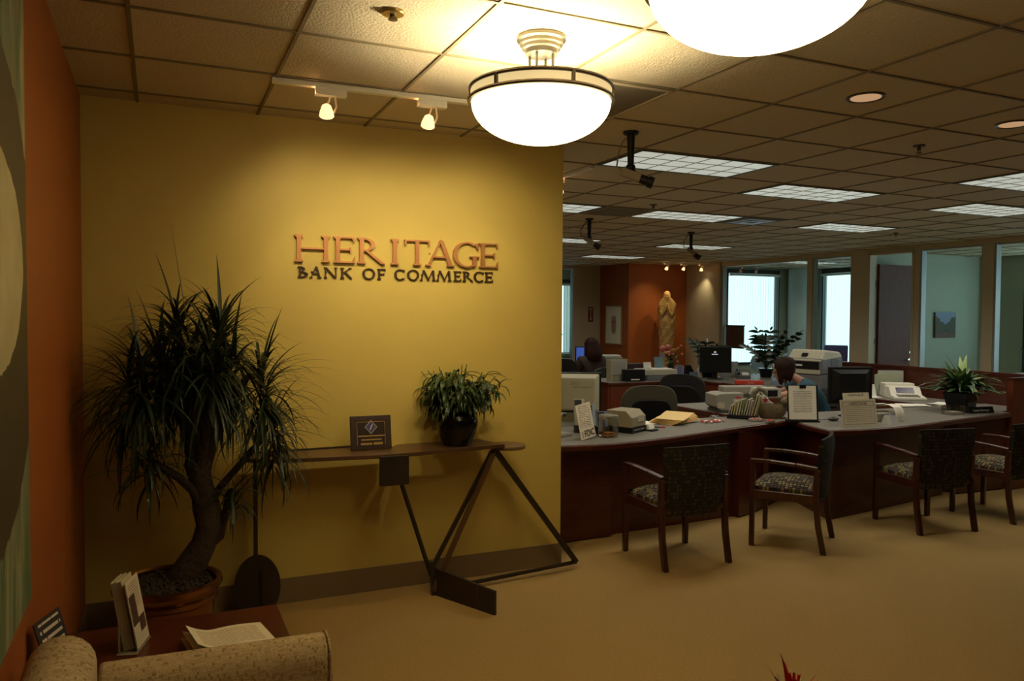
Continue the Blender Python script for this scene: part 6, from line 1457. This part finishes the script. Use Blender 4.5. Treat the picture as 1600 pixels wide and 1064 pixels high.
# carved wooden figure
t = thing('carved_statue', 'tall carved wooden cloaked figure under spotlights before the orange wall', 'statue', (9.78, 13.66, 0), R(-35))
MB().box(-.22, .22, -.2, .2, 0, .30).build('plinth', cherry, t, bevel=.01)
b = MB(); rings = []; n = 36; rn = random.Random(3)
prof = [(.30, .125, .105), (.45, .130, .110), (.7, .137, .115), (1.0, .146, .12), (1.3, .155, .125), (1.55, .165, .13), (1.75, .175, .135), (1.9, .180, .135), (1.98, .168, .128), (2.04, .125, .11), (2.07, .085, .085), (2.10, .072, .078), (2.14, .075, .082), (2.18, .066, .072), (2.21, .04, .045), (2.22, .005, .005)]
lv_ = []
for i in range(len(prof)-1):
    z0, a0, b0 = prof[i]; z1, a1, b1 = prof[i+1]; st_ = max(1, int((z1-z0)/.03))
    for k in range(st_): g = k/st_; lv_.append((z0+(z1-z0)*g, a0+(a1-a0)*g, b0+(b1-b0)*g))
lv_.append(prof[-1])
for (z, a0, b0) in lv_:
    rg = []
    for k in range(n):
        a = 2*PI*k/n; w1 = 1+(.045*math.sin(7*a+z*17)+.04*math.sin(5*a-z*25)+.03*math.sin(11*a+z*40))*(z < 2.0)
        k1 = max(0, min(1, (z-1.58)/.16))*max(0, min(1, (2.10-z)/.12))*max(0, min(1, (-.55-math.sin(a))/.30)); w1 *= 1-.36*k1      # the open cloak under the chin
        rg.append((a0*w1*math.cos(a), b0*w1*math.sin(a)-.03*(z > 2.05), z))
    rings.append(rg)
loft(b, rings); b.build('figure', statuewood, t, smooth=True, angle=80)
hn = MB()
for s_ in (-1, 1): hn.tube([(s_*.13, -.05, 1.80), (s_*.09, -.085, 1.70), (s_*.03, -.115, 1.82), (s_*.02, -.11, 1.95)], [.045, .038, .028, .018], 10)
hn.build('folded_arms', statuewood, t, smooth=True)

# ------------------------------------------------------------------ inside the glass offices
t = thing('framed_landscape', 'small landscape picture on the office wall behind the glass', 'picture', (12.745, 9.48, 1.56), 0)
def landscape():
    m, nt, b = newmat('landscape_picture'); L = nt.links.new; tc = N(nt, 'ShaderNodeTexCoord'); sp = N(nt, 'ShaderNodeSeparateXYZ'); L(tc.outputs['Generated'], sp.inputs[0])
    no = N(nt, 'ShaderNodeTexNoise'); no.inputs['Scale'].default_value = 7; L(tc.outputs['Generated'], no.inputs['Vector'])
    def M(op, a, bb):
        n_ = N(nt, 'ShaderNodeMath', operation=op)
        for i, s in enumerate((a, bb)):
            if isinstance(s, (int, float)): n_.inputs[i].default_value = s
            elif s is not None: L(s, n_.inputs[i])
        return n_.outputs[0]
    v = M('ADD', M('MULTIPLY', M('ABSOLUTE', M('SUBTRACT', sp.outputs['X'], .48), None), .75), M('MULTIPLY', no.outputs['Fac'], .35))
    sky = M('GREATER_THAN', sp.outputs['Z'], M('ADD', v, .33))
    mx = N(nt, 'ShaderNodeMix', data_type='RGBA'); mx.inputs['A'].default_value = (.07, .06, .035, 1); mx.inputs['B'].default_value = (.22, .28, .42, 1); L(sky, mx.inputs['Factor'])
    gr = M('LESS_THAN', sp.outputs['Z'], .16); m2 = N(nt, 'ShaderNodeMix', data_type='RGBA'); m2.inputs['B'].default_value = (.14, .06, .03, 1); L(mx.outputs['Result'], m2.inputs['A']); L(gr, m2.inputs['Factor'])
    L(m2.outputs['Result'], b.inputs['Base Color']); b.inputs['Roughness'].default_value = .6; return m
MB().box(-.265, .265, -.03, -.001, -.225, .225).build('canvas_edge', mat('canvas_edge', (.10, .06, .04), .6), t); MB().box(-.255, .265, -.034, -.0301, -.215, .225).build('picture', landscape(), t)
def shell_chair(label, loc, rz, c, frame=chrome):
    t = thing('conference_chair', label, 'chair', (loc[0], loc[1], 0), rz, 'conference chairs in the glass office')
    for s_ in (-1, 1):
        f = MB(); f.tube([(s_*.24, .24, .012), (s_*.24, .22, .44), (s_*.24, .2, .66), (s_*.24, -.05, .67), (s_*.24, -.22, .46), (s_*.24, -.26, .012)], .013, 8); f.build('leg', frame, t, smooth=True)
    MB().box(-.22, .22, -.2, .22, .43, .465).build('seat', c, t, bevel=.015, smooth=True); b = MB(); rings = []
    poly = [(.22*math.cos(a)*(1 if abs(math.sin(a)) < .95 else .98), .70+.20*math.sin(a)*(1.1 if math.sin(a) > 0 else .9)) for a in [2*PI*i/28 for i in range(28)]]
    b.prism(poly, -.012, .012, Matrix.Translation((0, -.24, 0)) @ Matrix.Rotation(R(-8), 4, 'X') @ Matrix(((1, 0, 0, 0), (0, 0, 1, 0), (0, 1, 0, 0), (0, 0, 0, 1))))
    b.build('backrest', c, t, bevel=.008, smooth=True, angle=50); return t
shell_chair('pale chrome framed conference chair in front of the round column', (12.35, 12.72), R(200), palechair)
shell_chair('pale chrome framed conference chair before the blind, left of the others', (11.72, 12.9), R(160), palechair)
def office_seat(label, loc, rz):
    t = thing('office_chair', label, 'chair', (loc[0], loc[1], 0), rz, 'violet office chairs by the bright window'); MB().box(-.25, .25, -.25, .25, .42, .50).build('seat', purple, t, bevel=.03, smooth=True); MB().box(-.24, .24, -.30, -.24, .55, 1.12, Matrix.Rotation(R(4), 4, 'X')).build('backrest', purple, t, bevel=.03, seg=3, smooth=True); MB().tube([(0, 0, .05), (0, 0, .42)], .03).build('post', black, t); MB().bar((0, -.2, .44), (0, -.25, .6), .08, .03).build('back_support', black, t)
    for k in range(5): a = R(72*k); MB().bar((0, 0, .08), (.28*math.cos(a), .28*math.sin(a), .03), .04, .04).build('leg', black, t)
office_seat('violet office chair before the bright blind, left one of the pair', (12.80, 12.05), R(120)); office_seat('violet office chair before the bright blind, nearer the pier', (13.40, 12.30), R(60))
t = thing('conference_table', 'pale conference table inside the glass office', 'table', (12.1, 11.25, 0)); MB().lathe([(.0001, .70), (.55, .70), (.56, .72), (.55, .735), (.0001, .735)], n=40).build('table_top', lightgrey, t, smooth=True); MB().tube([(0, 0, 0), (0, 0, .70)], .05, 16).build('post', chrome, t); MB().lathe([(.0001, 0), (.30, 0), (.28, .025), (.0001, .03)], n=32).build('table_foot', chrome, t)
t = thing('hanging_board', 'dark framed board on the far side of the first glass pane', 'board', (XE+.035, 12.63, 1.27), -PI/2); MB().box(-.26, .26, -.012, .012, -.23, .22).build('board', mat('board_dark', (.075, .035, .028), .5), t); MB().box(-.28, .28, -.015, .015, .22, .245).build('board_rail', black, t)
zz_plant('leafy plant on the office window sill at the right edge of the photo', (13.62, 8.28, .74), 6, (.35, .5), 23, .12)
t = thing('window_ledge', 'white ledge below the office window at the right edge', 'ledge', (13.72, 7.0, 0)); MB().box(-.27, .26, -1.6, 1.7, .70, .74).build('ledge_board', office_paint, t); MB().box(.05, .26, -1.6, 1.7, 0, .70).build('ledge_cabinet', office_paint, t)
